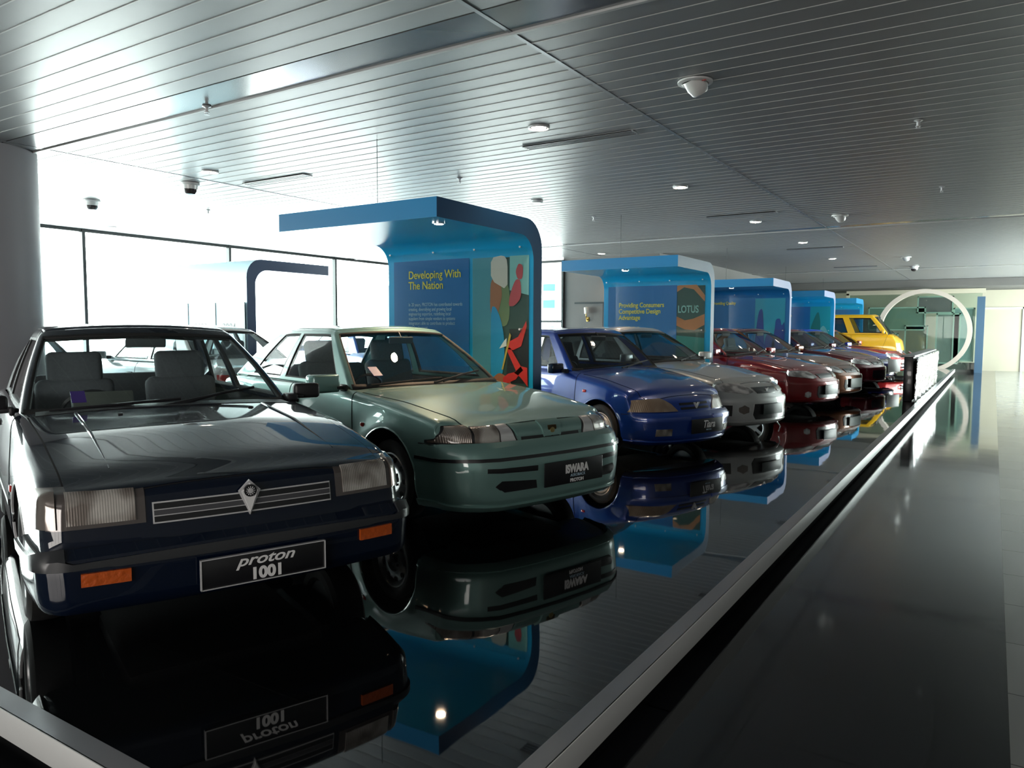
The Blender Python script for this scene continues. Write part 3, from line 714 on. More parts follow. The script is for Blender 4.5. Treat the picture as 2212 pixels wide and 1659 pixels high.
def stand(k, Y, name_label, canopyx=(-5.97, -4.0), lit=True, face_col=None, side_col=None, lining=None, flip=False):
    x0, x1 = canopyx; th = .17; y0, y1 = Y-1.76, Y; top = 2.65; R = .30
    if flip: y0, y1 = y1-1.76+1.76, y1+1.76
    root = tag(empty('display_stand', ((x0+x1)/2, Y, .2)), name_label, 'display stand', 'blue inverted-L display stands')
    cx = (x0+x1)/2; H = top-.2
    # profile in (y, z) local; wall at local y in [-th,0], canopy to -1.76 (or +1.76)
    sg = 1 if flip else -1
    out = [(0, 0)] ; 
    for i in range(9):
        a = PI/2*i/8; out.append((sg*(R-R*math.cos(a)), H-R+R*math.sin(a)))
    out.append((sg*1.76, H)); out.append((sg*1.76, H-th))
    for i in range(8, -1, -1):
        a = PI/2*i/8; r_ = R-th*.35; out.append((sg*(th+r_-r_*math.cos(a)), H-th-r_+r_*math.sin(a)))
    out.append((sg*th, 0))
    n = len(out); V = [(x, p[0], p[1]) for x in (x0-cx, x1-cx) for p in out]
    F = []; FM = []; sh = .004
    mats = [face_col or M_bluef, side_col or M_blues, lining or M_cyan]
    for i in range(n):
        j = (i+1) % n; F.append([i, j, n+j, n+i]); FM.append(0 if i < 11 else (2 if i < n-1 else 1))
    F.append(list(range(n))[::-1]); FM.append(1); F.append(list(range(n, 2*n))); FM.append(1)
    me = bpy.data.meshes.new('frame'); me.from_pydata(V, [], F)
    for q in mats: me.materials.append(q)
    me.polygons.foreach_set('material_index', FM)
    bm = bmesh.new(); bm.from_mesh(me); bmesh.ops.recalc_face_normals(bm, faces=bm.faces); bm.to_mesh(me); bm.free(); finish(me, 25)
    link('frame', me, root)
    return root, x0-cx, x1-cx, H, th
def canopy_lamp(root, x, y, H, th, on, power=18):
    b = B(); b.lathe([(H-th+.003, .06), (H-th-.01, .06), (H-th-.012, .045), (H-th+.003, .045)], M_chrome, 20, Tm(x, y), close=True); l = b.build('canopy_lamp', root)
    b = B(); b.lathe([(H-th-.012, 0), (H-th-.01, .04), (H-th+.002, .042), (H-th+.002, 0)], mat('warm_halogen', (1, .9, .8), .5, emit=(1, .75, .5), es=60) if on else M_bulboff, 16, Tm(x, y)); b.build('bulb', l)
    if on:
        s = bpy.data.lights.new('halogen_glow', 'SPOT'); s.energy = power; s.color = (1, .68, .42); s.spot_size = 2.2; s.spot_blend = .8; s.shadow_soft_size = .04
        so = bpy.data.objects.new('halogen_glow', s); COL.objects.link(so); so.parent = root; so.location = (x, y, H-th-.03)

def graphic(root, x0, x1, H, th, kind):
    yf = -th-.003                      # front of the wall (faces -Y)
    W_ = x1-x0; zt = H-.30; zb_ = .25
    M0 = Matrix.Translation((x0, yf, 0)) @ Matrix.Rotation(PI/2, 4, 'X')   # local X right, Y up, Z towards viewer
    if kind == 'nation':
        b = B(); b.box((.09, zb_, .0), (W_*.59, zt-.02, .006), M_blued, M=M0); g = b.build('graphic_panel', root, smooth=0)
        text('title_lettering', 'Developing With\nThe Nation', .125, (x0+.31, yf-.009, zt-.25), (PI/2, 0, 0), M_yel, root, sx=.86, bold=.0015)
        text('body_lettering', 'In 20 years, PROTON has contributed towards\ncreating, diversifying and growing local\nengineering expertise, redefining local\nsuppliers from simple vendors to systems\nintegrators able to contribute to product\nand development.', .055, (x0+.31, yf-.009, zt-.56), (PI/2, 0, 0), M_txtw, root, sx=.72).scale = (.72, 1.0, 1)
        g = lambda n, c, r=.5: mat(n, c, r)
        b = B(); xa, xb = 1.30, W_-.05; w2 = xb-xa; zb_ = .74; hh = zt-.02-zb_
        P_ = lambda pts: [(xa+p[0]*w2, zb_+p[1]*hh) for p in pts]
        flatpoly(b, P_([(0, -.3), (1, -.3), (1, 1), (0, 1)]), g('photo_dark_green', (.03, .07, .06)), M0, .0)
        flatpoly(b, P_([(-.15, -.3), (.2, -.3), (.3, 1), (-.15, 1)]), g('photo_teal_haze', (.06, .26, .34)), M0, .002)
        flatpoly(b, P_([(.62, .72), (1, .68), (1, 1), (.62, 1)]), g('photo_pale_teal', (.22, .5, .5)), M0, .003)
        flatpoly(b, P_([(.3, .45), (.62, .45), (.62, .78), (.3, .8)]), g('photo_olive', (.16, .22, .1)), M0, .0035)
        flatpoly(b, P_([(.55, .02), (1, .02), (1, .43), (.62, .43)]), g('photo_black', (.012, .015, .018)), M0, .004)
        flatpoly(b, P_([(.22, .54), (.23, .82), (.44, .80), (.47, .68), (.42, .6), (.38, .54)]), g('photo_skin', (.36, .13, .06)), M0, .005)
        flatpoly(b, P_([(.24, .8), (.24, .97), (.5, .985), (.58, .94), (.58, .72)]), g('photo_white_helmet', (.62, .55, .5)), M0, .006)
        flatpoly(b, P_([(.24, .02), (.24, .60), (.34, .60), (.45, .50), (.52, .36), (.52, .10), (.3, .0)]), g('photo_blue_shirt', (.01, .28, .55)), M0, .007)
        flatpoly(b, P_([(.27, .05), (.42, .1), (.6, .06), (.68, 0), (.35, 0)]), g('photo_skin', (.36, .13, .06)), M0, .008)
        flatpoly(b, P_([(.78, .8), (.88, .8), (.89, .9), (.80, .92), (.74, .86)]), g('photo_pink', (.5, .06, .08)), M0, .0085)
        flatpoly(b, P_([(.6, .6), (.72, .6), (.86, .66), (.84, .8), (.74, .8), (.64, .7)]), g('photo_pink', (.5, .06, .08)), M0, .009)
        rd = g('photo_red_robot', (.65, .03, .025))
        for q in ([(.56, .28), (.60, .33), (.80, .37), (.96, .49), (.97, .45), (.86, .3), (.7, .27)], [(.56, .28), (.64, .29), (.9, .12), (.8, .08)], [(.72, .1), (.86, .15), (.98, .14), (.99, .0), (.84, .07)], [(.5, .02), (.6, .02), (.76, .05), (.84, .1), (.78, .11), (.6, .09), (.5, .06)]):
            flatpoly(b, P_(q), rd, M0, .010)
        flatpoly(b, P_([(.47, .12), (.50, .12), (.66, .38), (.63, .4)]), g('photo_yellow_stick', (.5, .36, .06)), M0, .0115)
        flatpoly(b, P_([(.42, .28), (.57, .3), (.57, .36), (.52, .34)]), g('photo_white', (.7, .75, .75)), M0, .012)
        b.build('printed_photo', root, 'printed photo of a worker in a white helmet with a red robot arm', smooth=0)
    elif kind == 'design':
        b = B(); b.box((.09, .2, .0), (W_*.70, zt, .006), M_blued, M=M0); b.build('graphic_panel', root, smooth=0)
        text('title_lettering', 'Providing Consumers\nCompetitive Design\nAdvantage', .115, (x0+.30, yf-.009, zt-.42), (PI/2, 0, 0), M_yel, root, sx=.85, bold=.002)
        b = B(); xa, xb = W_*.70, W_-.10; w2 = xb-xa; hh = zt-.85; P_ = lambda pts: [(xa+p[0]*w2, .85+p[1]*hh) for p in pts]; g = mat
        flatpoly(b, P_([(0, 0), (1, 0), (1, 1), (0, 1)]), g('photo_dark_green', (.03, .07, .06)), M0, 0)
        flatpoly(b, P_([(0, 0), (1, 0), (1, .27), (0, .3)]), g('photo_teal', (.03, .2, .19)), M0, .0015)
        og = g('photo_orange', (.5, .17, .06), .5)
        flatpoly(b, P_([(0, .87), (.25, .93), (.6, .9), (1, .74), (1, .82), (.7, .96), (.35, .99), (0, .95)]), og, M0, .003)
        flatpoly(b, P_([(0, .43), (.3, .38), (.65, .37), (1, .44), (1, .58), (.6, .52), (.3, .5), (0, .55)]), og, M0, .003)
        b.build('printed_photo', root, 'printed photo with orange bands on dark green', smooth=0)
        text('photo_lettering', 'LOTUS', .17, (x0+xa+.02, yf-.009, .85+hh*.60), (PI/2, 0, 0), mat('photo_teal_letters', (.25, .45, .42), .5), root, sx=.7, bold=.004)
    elif kind == 'people':
        b = B(); b.box((.09, .2, .0), (W_*.60, zt, .006), M_blued, M=M0); b.build('graphic_panel', root, smooth=0)
        text('title_lettering', 'Providing Quality', .10, (x0+.16, yf-.009, zt-.2), (PI/2, 0, 0), M_yel, root, sx=.8, bold=.002)
        b = B(); xa, xb = W_*.60, W_-.10; w2 = xb-xa; hh = zt-.7; P_ = lambda pts: [(xa+p[0]*w2, .7+p[1]*hh) for p in pts]; g = mat
        flatpoly(b, P_([(0, 0), (1, 0), (1, 1), (0, 1)]), g('photo_teal_sky', (.02, .27, .40)), M0, 0)
        nv = g('photo_navy', (.012, .04, .25))
        for q in ([(.0, .2), (.12, .75), (.25, .8), (.3, .55), (.35, .1), (.0, .1)], [(.3, .1), (.4, .4), (.65, .35), (.7, .1)], [(.55, .1), (.68, .45), (.7, .62), (.85, .63), (.9, .5), (1, .6), (1, .1)]): flatpoly(b, P_(q), nv, M0, .003)
        b.build('printed_photo', root, 'printed blue photo with dark silhouettes of people', smooth=0)
    elif kind == 'teal':
        b = B(); b.box((.09, .2, .0), (W_*.66, zt-.1, .006), M_blued, M=M0); b.build('graphic_panel', root, smooth=0)
        text('title_lettering', 'Towards The\nFuture', .13, (x0+.9, yf-.009, zt-.4), (PI/2, 0, 0), M_yel, root, sx=.8, bold=.002).location.x = x0+.2
        b = B(); xa, xb = W_*.66, W_-.10; w2 = xb-xa; hh = zt-.8; P_ = lambda pts: [(xa+p[0]*w2, .7+p[1]*hh) for p in pts]; g = mat
        flatpoly(b, P_([(0, 0), (1, 0), (1, 1), (0, 1)]), g('photo_turquoise', (.01, .33, .40)), M0, 0)
        flatpoly(b, P_([(0, .5), (.4, .95), (.55, .6), (.4, 0), (0, 0)]), g('photo_green_teal', (.01, .17, .15)), M0, .003)
        flatpoly(b, P_([(.5, .05), (.48, .5), (.7, .6), (1, .35), (1, .05)]), g('photo_pale_aqua', (.2, .5, .5)), M0, .0045)
        b.build('printed_photo', root, 'printed turquoise photo', smooth=0)
    else:
        b = B(); b.box((.09, .2, .0), (W_-.1, zt, .006), M_blued, M=M0); b.build('graphic_panel', root, smooth=0)
    # acrylic cover sheet and its stand-off bolts
    b = B(); b.box((.03, .16, .035), (W_-.05, zt+.06, .041), M_acr, M=M0); b.build('cover_sheet', root, smooth=0)
    for fx in (.02, .36, .66, .97):
        for zz in (zt+.03, zt*.62, zt*.3):
            if zz != zt+.03 and fx in (.36, .66): continue
            b = B(); b.lathe([(0, 0), (0, .012), (.05, .012), (.05, 0)], M_silver, 10, M0 @ Tm(.03+fx*(W_-.11), zz, 0)); b.build('standoff_bolt', root)
SY = [6.82+5.76*i for i in range(5)]
M_litlilac = mat('lit_lilac_side', (.22, .25, .38), .5)  # lilac puts the right-hand window light on these sides into their colour
lbl = ['large blue inverted-L display stand titled Developing With The Nation', 'blue display stand behind the silver car, with an orange-banded photo', 'blue display stand behind the red cars, with silhouettes of people', 'blue display stand with a turquoise photo beside the yellow van', 'farthest blue display stand, behind the yellow van']
kinds = ['nation', 'design', 'people', 'teal', 'plain']
for i, Y in enumerate(SY):
    side = [M_blues, mat('slate_stand_side', (.05, .11, .19), .45), M_litlilac, M_litlilac, M_bluef][i]
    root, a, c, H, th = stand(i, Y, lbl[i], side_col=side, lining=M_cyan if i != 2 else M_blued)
    graphic(root, a, c, H, th, kinds[i])
    canopy_lamp(root, (c if i == 0 else 0)-(.22 if i == 0 else 0), -1.45, H, th, True, [55, 35, 30, 30, 30][i])
    b = B(); b.tube([(-.2, -1.2, H), (-.2, -1.2, CZ-.2-.004)], .003, M_mull, 6); b.build('hanger_wire', root)
# timeline stands of the second row (canopy to the far side)
M_glareblue = mat('glare_pale_blue', (.55, .78, .88), .4)  # paled so the window glare on the blue stand is in the colour
M_postgrey = mat('slate_blue_post', (.05, .10, .22), .4)
for i, Y in enumerate((7.85, 13.6)):
    root, a, c, H, th = stand(i, Y, ['back-row display stand with the years 2002, 2003 and 2004 on its pale panels', 'back-row display stand mostly hidden behind the big blue one'][i], canopyx=(-12.3, -10.05), flip=True, face_col=M_glareblue, side_col=M_postgrey, lining=M_glareblue)
    M0 = Matrix.Translation((a, -.003, 0)) @ Matrix.Rotation(PI/2, 4, 'X')
    b = B(); b.box((.03, .3, .02), (c-a-.03, 1.75, .028), M_glareblue, M=M0); b.build('timeline_board', root, smooth=0)
    for j, yr in enumerate(['2002', '2003', '2004'] if i == 0 else ['2005', '2006', '2007']):
        text('year_lettering', yr, .2, (a+.18+.74*j, -.034, 1.28), (PI/2, 0, 0), mat('grey_lettering', (.12, .12, .12), .5), root, sx=.85)
        b = B(); b.box((.02+.74*(j+1)-.06, .8, .03), (.02+.74*(j+1), 1.75, .04), mat('grey_divider', (.25, .26, .27), .4), M=M0); b.build('divider_strip', root, smooth=0)

# ------------------------------------------------------------------ far end: ring, glass display wall, wrapped plinth
M_ring = mat('cream_ring', (.68, .60, .54), .5)
ring = B(); ring.lathe([(-.16, 1.37), (-.16, 1.52), (.16, 1.52), (.16, 1.37)], M_ring, 96, Tm(-2.15, 31.0, 1.52, rx=PI/2), close=True)
tag(ring.build('ring_arch'), 'huge cream ring standing upright at the end of the platform', 'ring sculpture')
b = B()
M_gd = glass('green_tinted_glass', (.84, .91, .88), 1.25)
GY = 32.6
root = tag(empty('glass_display', (-2.3, GY, 0)), 'tall glass display of overlapping framed green panels behind the cream ring', 'display case')
b = B(); b.box((-2.6, -.03, .1), (1.9, 0, 2.95), M_gd); b.build('glass_sheet', root, smooth=0)
b = B(); b.box((-2.7, -.1, 2.93), (2.0, .15, 3.1), M_cream); b.box((-2.7, -.1, 0), (-2.6, .15, 3.0), M_cream); b.box((1.75, -.1, 0), (2.0, .3, 2.8), mat('blue_edge', (.06, .13, .22), .5)); b.box((-2.6, 0.2, .0), (1.9, .5, .35), M_wallg); b.build('display_frame', root, smooth=0)
rnd = random.Random(3)
M_pf = mat('pale_green_frame', (.42, .52, .47), .4)
for (x0, x1, z0, z1, c) in [(-1.9, .1, 1.55, 2.45, (.20, .27, .22)), (-.6, .2, .35, 1.75, (.22, .20, .17)), (.45, 1.25, .3, 2.2, (.20, .23, .22)), (-.2, 1.0, 2.2, 2.85, (.17, .15, .16)), (1.0, 1.7, .4, 2.4, (.24, .33, .33)), (-1.9, -.8, .4, 1.45, (.34, .34, .27))]:
    b = B(); b.box((x0, .04, z0), (x1, .06, z1), mat('panel_%d' % int(x0*100+500), c, .3, coat=.5))
    for q in ((x0, x0+.05, z0, z1), (x1-.05, x1, z0, z1), (x0, x1, z0, z0+.05), (x0, x1, z1-.05, z1)): b.box((q[0], .01, q[2]), (q[1], .04, q[3]), M_pf)
    b.build('framed_panel', root, smooth=0)
M_wrap = mat('crumpled_silver_film', (.86, .86, .88), .12, .9, bump=(7, .8, .05))
root = tag(empty('display_counter', (-1.24, 15.9, .2)), 'low counter wrapped in crumpled shiny silver film on the platform edge', 'counter')
b = B(); b.box((-.16, .0, 0), (.0, 6.2, .84), M_plate, .01); b.box((-.20, -.02, .84), (.02, 6.22, .87), M_steeld, .005); b.build('body', root)
V = []; F = []; nx_, nz_ = 70, 16
for i in range(nx_):
    for j in range(nz_):
        u, v = i/(nx_-1), j/(nz_-1); V.append((.02+.02*math.sin(u*40)+rnd.uniform(0, .018)+.03*v, u*6.2, .004+v*.83))
for i in range(nx_-1):
    for j in range(nz_-1): F.append([i*nz_+j, (i+1)*nz_+j, (i+1)*nz_+j+1, i*nz_+j+1])
o = mesh_of('wrapped_face', V, F, [M_wrap], smooth=80, parent=root, label='crumpled silver film'); md = o.modifiers.new('s', 'SOLIDIFY'); md.thickness = .012; md.offset = 1

# ================================================================== the cars
def base(**k):
    P = dict(L=4.1, W=1.62, x0=0, wr=.285, ar=.335, fa=1.2, ra=-1.2,
        zs=[(-2.05, .82), (-1.7, .87), (-1.2, .88), (.5, .87), (1.2, .81), (1.9, .70), (2.05, .68)],
        zc=[(-2.05, .85), (-1.7, .90), (-1.2, .90), (.5, .895), (1.2, .845), (1.9, .73), (2.05, .70)],
        zb=[(-2.05, .32), (-1.6, .24), (-.8, .2), (.8, .2), (1.6, .22), (2.05, .27)],
        wp=[(-2.05, .93), (-1.4, .985), (0, 1), (1.3, .985), (2.05, .93)],
        sec=[(.15, .93), (.3, .985), (.5, 1.), (.62, .995), (.8, .965), (.95, .925)],
        fx=[(.2, -.03), (.28, .0), (.46, .0), (.48, -.05), (.70, -.09), (.74, -.12)], rx=[(.25, 0), (.5, 0), (.52, .04), (.85, .08)],
        bow=.06, rpf=.14, rt=.06, rn=.05, cabin=(-1.45, .52),
        gh=dict(xwb=.55, xrf=-.225, xrr=-1.15, xrb=-1.60, zb=.865, zr=1.335, wb=.73, wr=.555, side=[(-.02, .86), (-.64, -.08)], bow=.09),
        doors=[[(.52, .86), (-.42, .86), (-.42, .27), (.68, .27), (.78, .6)], [(-.44, .86), (-1.22, .86), (-1.02, .55), (-.86, .27), (-.44, .27)]],
        fbump=(.50, .022), hood=[(1.93, -.66), (1.93, .66), (.62, .70), (.62, -.70)])
    for a, v in k.items():
        if a == 'gh': g = dict(P['gh']); g.update(v); P['gh'] = g
        else: P[a] = v
    return P
def tri_emblem(root, x, z, y=0, s_=1.):
    b = B(); b.prism([(0, -.075*s_), (.045*s_, .03*s_), (0, .075*s_), (-.045*s_, .03*s_)], .016, M_silver, Tm(x, y, z, rx=PI/2, rz=PI/2))
    b.prism([(0, -.062*s_), (.034*s_, .028*s_), (0, .06*s_), (-.034*s_, .028*s_)], .022, M_white, Tm(x, y, z, rx=PI/2, rz=PI/2))
    b.lathe([(0, .0), (0, .028*s_), (.026, .026*s_), (.027, 0)], M_black, 20, Tm(x, y, z+.03*s_, ry=PI/2)); b.lathe([(.02, .012*s_), (.03, .011*s_), (.031, 0)], M_silver, 14, Tm(x, y, z+.03*s_, ry=PI/2))
    for k in range(12):
        a = k*PI/6; b.tube([(x+.029, y+.013*s_*math.cos(a), z+.03*s_+.013*s_*math.sin(a)), (x+.029, y+.019*s_*math.cos(a), z+.03*s_+.019*s_*math.sin(a))], .0018*s_, M_silver, 4)
    b.build('emblem', root, 'white kite-shaped badge with a round dark centre')

# --- 1 dark navy saloon
navy = paint('navy_paint', (.0018, .0055, .017), .0, .4, spec=.05, cior=1.5)
P1 = base(pos=(-4.503, 2.772, -21.08), paint=navy, label='dark navy saloon nearest the camera, with a black plate numbered 1001', wstyle='holes',
          fbump=(.475, .03, .428, .472), strip_m=mat('grey_bumper_strip', (.03, .032, .035), .3), strips=[([(.86, .50), (.86, .47), (-.86, .47), (-.86, .50)], M_black)],
          mir=(.43, .925), lip_m=M_silver, gh=dict(yw=.618), rt=.032, rpf=.085, mirs=.88, hz=.76)
r, bd = make_car(P1)
lamp_pair(bd, r, [(.435, .575), (.67, .575), (.67, .69), (.435, .69)], M_lens, bez=[(.40, .56), (.735, .56), (.735, .705), (.40, .705)], m_bez=mat('smoked_lamp_bezel', (.10, .085, .08), .12, .3, coat=1.))
for mi_ in (0, 1): bd.poly('corner_lamp', [(.70, .565), (.80, .565), (.80, .70), (.70, .70)], 'f', .012, M_lensc, r, mirror=mi_, nmin=-.1)
bd.poly('grille', [(-.375, .55), (.37, .55), (.37, .635), (-.375, .635)], 'f', .008, M_silver, r)
for a_, c_, mt in ((.556, .578, M_plate), (.582, .602, mat('grey_grille_bar', (.10, .10, .11), .35, .4)), (.606, .629, M_plate)):
    bd.poly('grille_slot', [(-.37, a_), (.365, a_), (.365, c_), (-.37, c_)], 'f', .011, mt, r)
bd.poly('cowl_panel', [(.50, -.66), (.50, .66), (.625, .67), (.625, -.67)], 't', .007, M_black, r)
tri_emblem(r, 1.985, .615)
for mi_ in (0, 1): bd.poly('indicator_lamp', [(.47, .365), (.635, .365), (.635, .415), (.47, .415)], 'f', .045, M_amber, r, mirror=mi_)
fplate(r, 2.105, .348, .025, [('proton', .062, 0, .012, .35, 1.35, .001, M_white), ('1001', .066, .005, -.05, 0, 1.05, .003, M_white)], border=True)
for sy in (-.3, .38): 
    b = B(); z_ = bd.top_z(.8, sy); b.box((.78, sy-.012, z_), (.80, sy+.012, z_+.012), M_black, .004); b.build('washer_nozzle', r)
b = B(); 
for sy in (-.49, .49):
    b.tube([(.66, sy, bd.top_z(.66, sy)+.004), (1.2, sy*1.0, bd.top_z(1.2, sy)+.003), (1.72, sy, bd.top_z(1.72, sy)-.001)], [.009, .008, .002], navy, 8)
b.build('bonnet_crease', r)
b = B(); b.box((-.003, -.035, -.05), (.001, .035, .05), M_sticker, M=Tm(.50, -.46, .955, ry=-1.0)); b.build('windscreen_sticker', r, 'purple sticker')
b = B(); b.box((-.05, -.16, 0), (.05, .16, .10), mat('papers', (.12, .13, .11), .8), .01, M=Tm(.22, -.30, .85, ry=-.5)); b.build('papers_on_dashboard', r)
for sg in (-1, 1):
    b = B(); b.box((.9, sg*(bd.side_y(.9, .56)+.004)-.006, .55), (.95, sg*(bd.side_y(.9, .56)+.004)+.006, .58), M_red, .004); b.build('side_repeater', r)

# --- 2 sage green hatchback
sage = paint('sage_green_paint', (.20, .36, .33), .35, .42)
P2 = base(pos=(-4.431, 4.991, -16.08), paint=sage, label='metallic sage green hatchback between the navy saloon and the large blue stand', wstyle='holes', flare=.026, W=1.66,
          fbump=(.585, .028, .488, .508), strip_m=M_plate, rbump=(.56, .028),
          zb=[(-2.05, .3), (-1.6, .22), (-.8, .16), (.8, .16), (1.5, .17), (2.05, .19)],
          fx=[(.15, -.09), (.2, -.02), (.24, .03), (.30, .03), (.46, .04), (.52, .02), (.575, .0), (.59, -.06), (.66, -.075), (.70, -.10), (.74, -.13)], bow=.07, cham=.13, rpf=.09, rt=.04, ar=.352,
          gh=dict(tf=.93, xwb=.655, xrf=.02, xrr=-1.15, xrb=-1.85, zb=.88, zr=1.335, wb=.735, wr=.53, side=[(-.03, .82), (-.62, -.11)], t1=.9),
          cabin=(-1.5, .6), mir=(.50, .92), mirs=1.25, mirsides=(-1,), mir_m=sage, doors=[[(.66, .87), (-.36, .87), (-.36, .25), (.62, .25), (.72, .58)], [(-.38, .87), (-1.2, .87), (-1.0, .55), (-.84, .25), (-.38, .25)]],
          hood=[(1.90, -.60), (1.90, .60), (.72, .72), (.72, -.72)], seat_m=M_seatl, seatx=-.25, seatz=.46)
r, bd = make_car(P2)
lamp_pair(bd, r, [(.45, .60), (.612, .60), (.603, .697), (.445, .70)], M_lens, bez=[(.30, .59), (.808, .592), (.732, .706), (.345, .712)], nmin=-.1, m_bez=M_plate, xlim=1.62)
for mi_ in (0, 1): bd.poly('corner_lamp', [(.626, .60), (.80, .60), (.722, .696), (.617, .697)], 'f', .012, lens_mat('outer_lamp_lens', (.16, .13, .11), (.34, .31, .28)), r, mirror=mi_, nmin=-.2, xlim=1.66)
for q in ((.30, .60, .38, .70),): 
    for mi_ in (0, 1): bd.poly('inner_reflector', [(.322, .60), (.437, .60), (.432, .70), (.358, .702)], 'f', .011, mat('bright_reflector', (.8, .8, .8), .2, .5), r, mirror=mi_)
bd.poly('grille_slot', [(-.27, .592), (.27, .592), (.27, .622), (-.27, .622)], 'f', .006, M_plate, r)
for mi_ in (0, 1): bd.poly('grille_panel', [(.07, .628), (.30, .628), (.335, .70), (.07, .70)], 'f', .009, sage, r, mirror=mi_)
bd.poly('grille_panel', [(-.075, .60), (.075, .60), (.10, .70), (-.10, .70)], 'f', .02, sage, r)
b = B(); b.prism([(0, -.04), (.025, -.02), (.04, .012), (.034, .038), (-.034, .038), (-.04, .012), (-.025, -.02)], .012, mat('bronze_badge', (.10, .07, .03), .3, .8), Tm(1.985, .0, .645, rx=PI/2, rz=PI/2)); b.lathe([(.0, .022), (.016, .02), (.018, 0)], mat('gold_badge', (.45, .36, .15), .35, .8), 16, Tm(1.985, 0, .648, ry=PI/2)); b.build('emblem', r, 'shield badge with gold centre')
for mi_ in (0, 1):
    bd.poly('intake_slot', [(.24, .415), (.24, .445), (.60, .455), (.60, .43)], 'f', .032, M_plate, r, mirror=mi_)
    bd.poly('intake_slot', [(.24, .30), (.25, .355), (.52, .375), (.55, .34), (.5, .30)], 'f', .032, M_plate, r, mirror=mi_)
bd.poly('lower_lip', [(-.9, .205), (.9, .205), (.9, .235), (-.9, .235)], 'f', .045, sage, r, nmin=-.3)
fplate(r, 2.125, .375, .08, [('ISWARA', .075, .02, -.005, 0, .8, .004, M_white), ('AEROBACK', .028, .03, -.035, 0, 1.0, 0, M_txtw), ('PROTON', .032, .02, -.07, 0, 1.0, .001, M_white)], h=.16, w=.56)
for sg in (-1, 1):
    b = B(); yy = sg*(bd.side_y(.86, .64)+.003); b.box((.84, yy-.006, .625), (.89, yy+.008, .655), M_red, .004); b.build('side_repeater', r)
b = B(); b.box((-.003, -.04, -.06), (.001, .04, .06), M_sticker, M=Tm(.52, -.5, 1.0, ry=-1.0)); b.build('windscreen_sticker', r, 'dark purple sticker')

# --- 3 cobalt blue hatchback
cobalt = paint('cobalt_paint', (.007, .05, .33), .25, .3)
P3 = base(pos=(-4.311, 8.347, -20.44), L=3.7, W=1.58, paint=cobalt, label='cobalt blue small hatchback just beyond the large blue display stand', wstyle='cover', rimm=M_rimw, wr=.27, ar=.31, fa=1.12, ra=-1.15,
          zs=[(-1.85, .85), (-1.5, .89), (.5, .88), (1.1, .78), (1.7, .62), (1.85, .60)], zc=[(-1.85, .86), (-1.5, .91), (.5, .93), (1.1, .83), (1.7, .66), (1.85, .62)],
          zb=[(-1.85, .3), (-1.5, .22), (.8, .19), (1.4, .19), (1.85, .17)], wp=[(-1.85, .92), (0, 1), (1.2, .98), (1.85, .90)],
          fx=[(.15, -.10), (.22, 0), (.44, .02), (.46, -.03), (.58, -.09), (.66, -.16)], rx=[(.25, 0), (.5, 0), (.52, .04), (.85, .08)], bow=.16, rpf=.24,
          fbump=(.46, .025), gh=dict(xwb=.72, xrf=.19, xrr=-1.35, xrb=-1.72, zb=.87, zr=1.33, wb=.72, wr=.54, side=[(.0, .80), (-.8, -.06)]), cabin=(-1.5, .62), flare=.012,
          doors=[[(.74, .88), (-.42, .88), (-.42, .27), (.62, .27), (.74, .55)]], hood=[(1.66, -.55), (1.66, .55), (.8, .69), (.8, -.69)], mir=(.55, .90), mirsides=(-1,), mir_m=navy, glass=M_glassd)
r, bd = make_car(P3)
for mi_ in (0, 1): bd.poly('headlamp', [(.27, .485), (.74, .485), (.70, .60), (.42, .615), (.33, .56)], 'f', .01, lens_mat('warm_grey_lens', (.28, .22, .17), (.44, .37, .30), 6., 20.), r, mirror=mi_, nmin=-.2)
for z_ in (.50, .545): bd.poly('grille_slot', [(-.22, z_), (.22, z_), (.22, z_+.022), (-.22, z_+.022)], 'f', .006, M_plate, r)
b = B(); b.prism([(-.045, .03), (0, -.035), (.045, .03), (.02, .03), (0, .0), (-.02, .03)], .014, M_silver, Tm(1.80, 0, .54, rx=PI/2, rz=PI/2)); b.build('emblem', r)
for mi_ in (0, 1): bd.poly('fog_lamp', [(.40, .25), (.56, .25), (.56, .32), (.40, .32)], 'f', .03, M_lens, r, mirror=mi_)
bd.poly('lower_lip', [(-.9, .175), (.9, .175), (.9, .21), (-.9, .21)], 'f', .04, cobalt, r, nmin=-.3)
for mi_ in (0, 1): bd.poly('rubbing_strip', [(.18, .385), (.66, .385), (.66, .425), (.18, .425)], 'f', .036, cobalt, r, mirror=mi_)
fplate(r, 1.90, .33, .06, [('Tiara', .11, .02, -.02, .3, .85, .002, M_white), ('PROTON', .02, .02, -.05, 0, 1, 0, M_txtw)], h=.15, w=.5)
for sg in (-1, 1):
    b = B(); yy = sg*(bd.side_y(.9, .66)+.004); b.box((.87, yy-.006, .65), (.92, yy+.008, .68), M_red, .004); b.build('side_repeater', r)

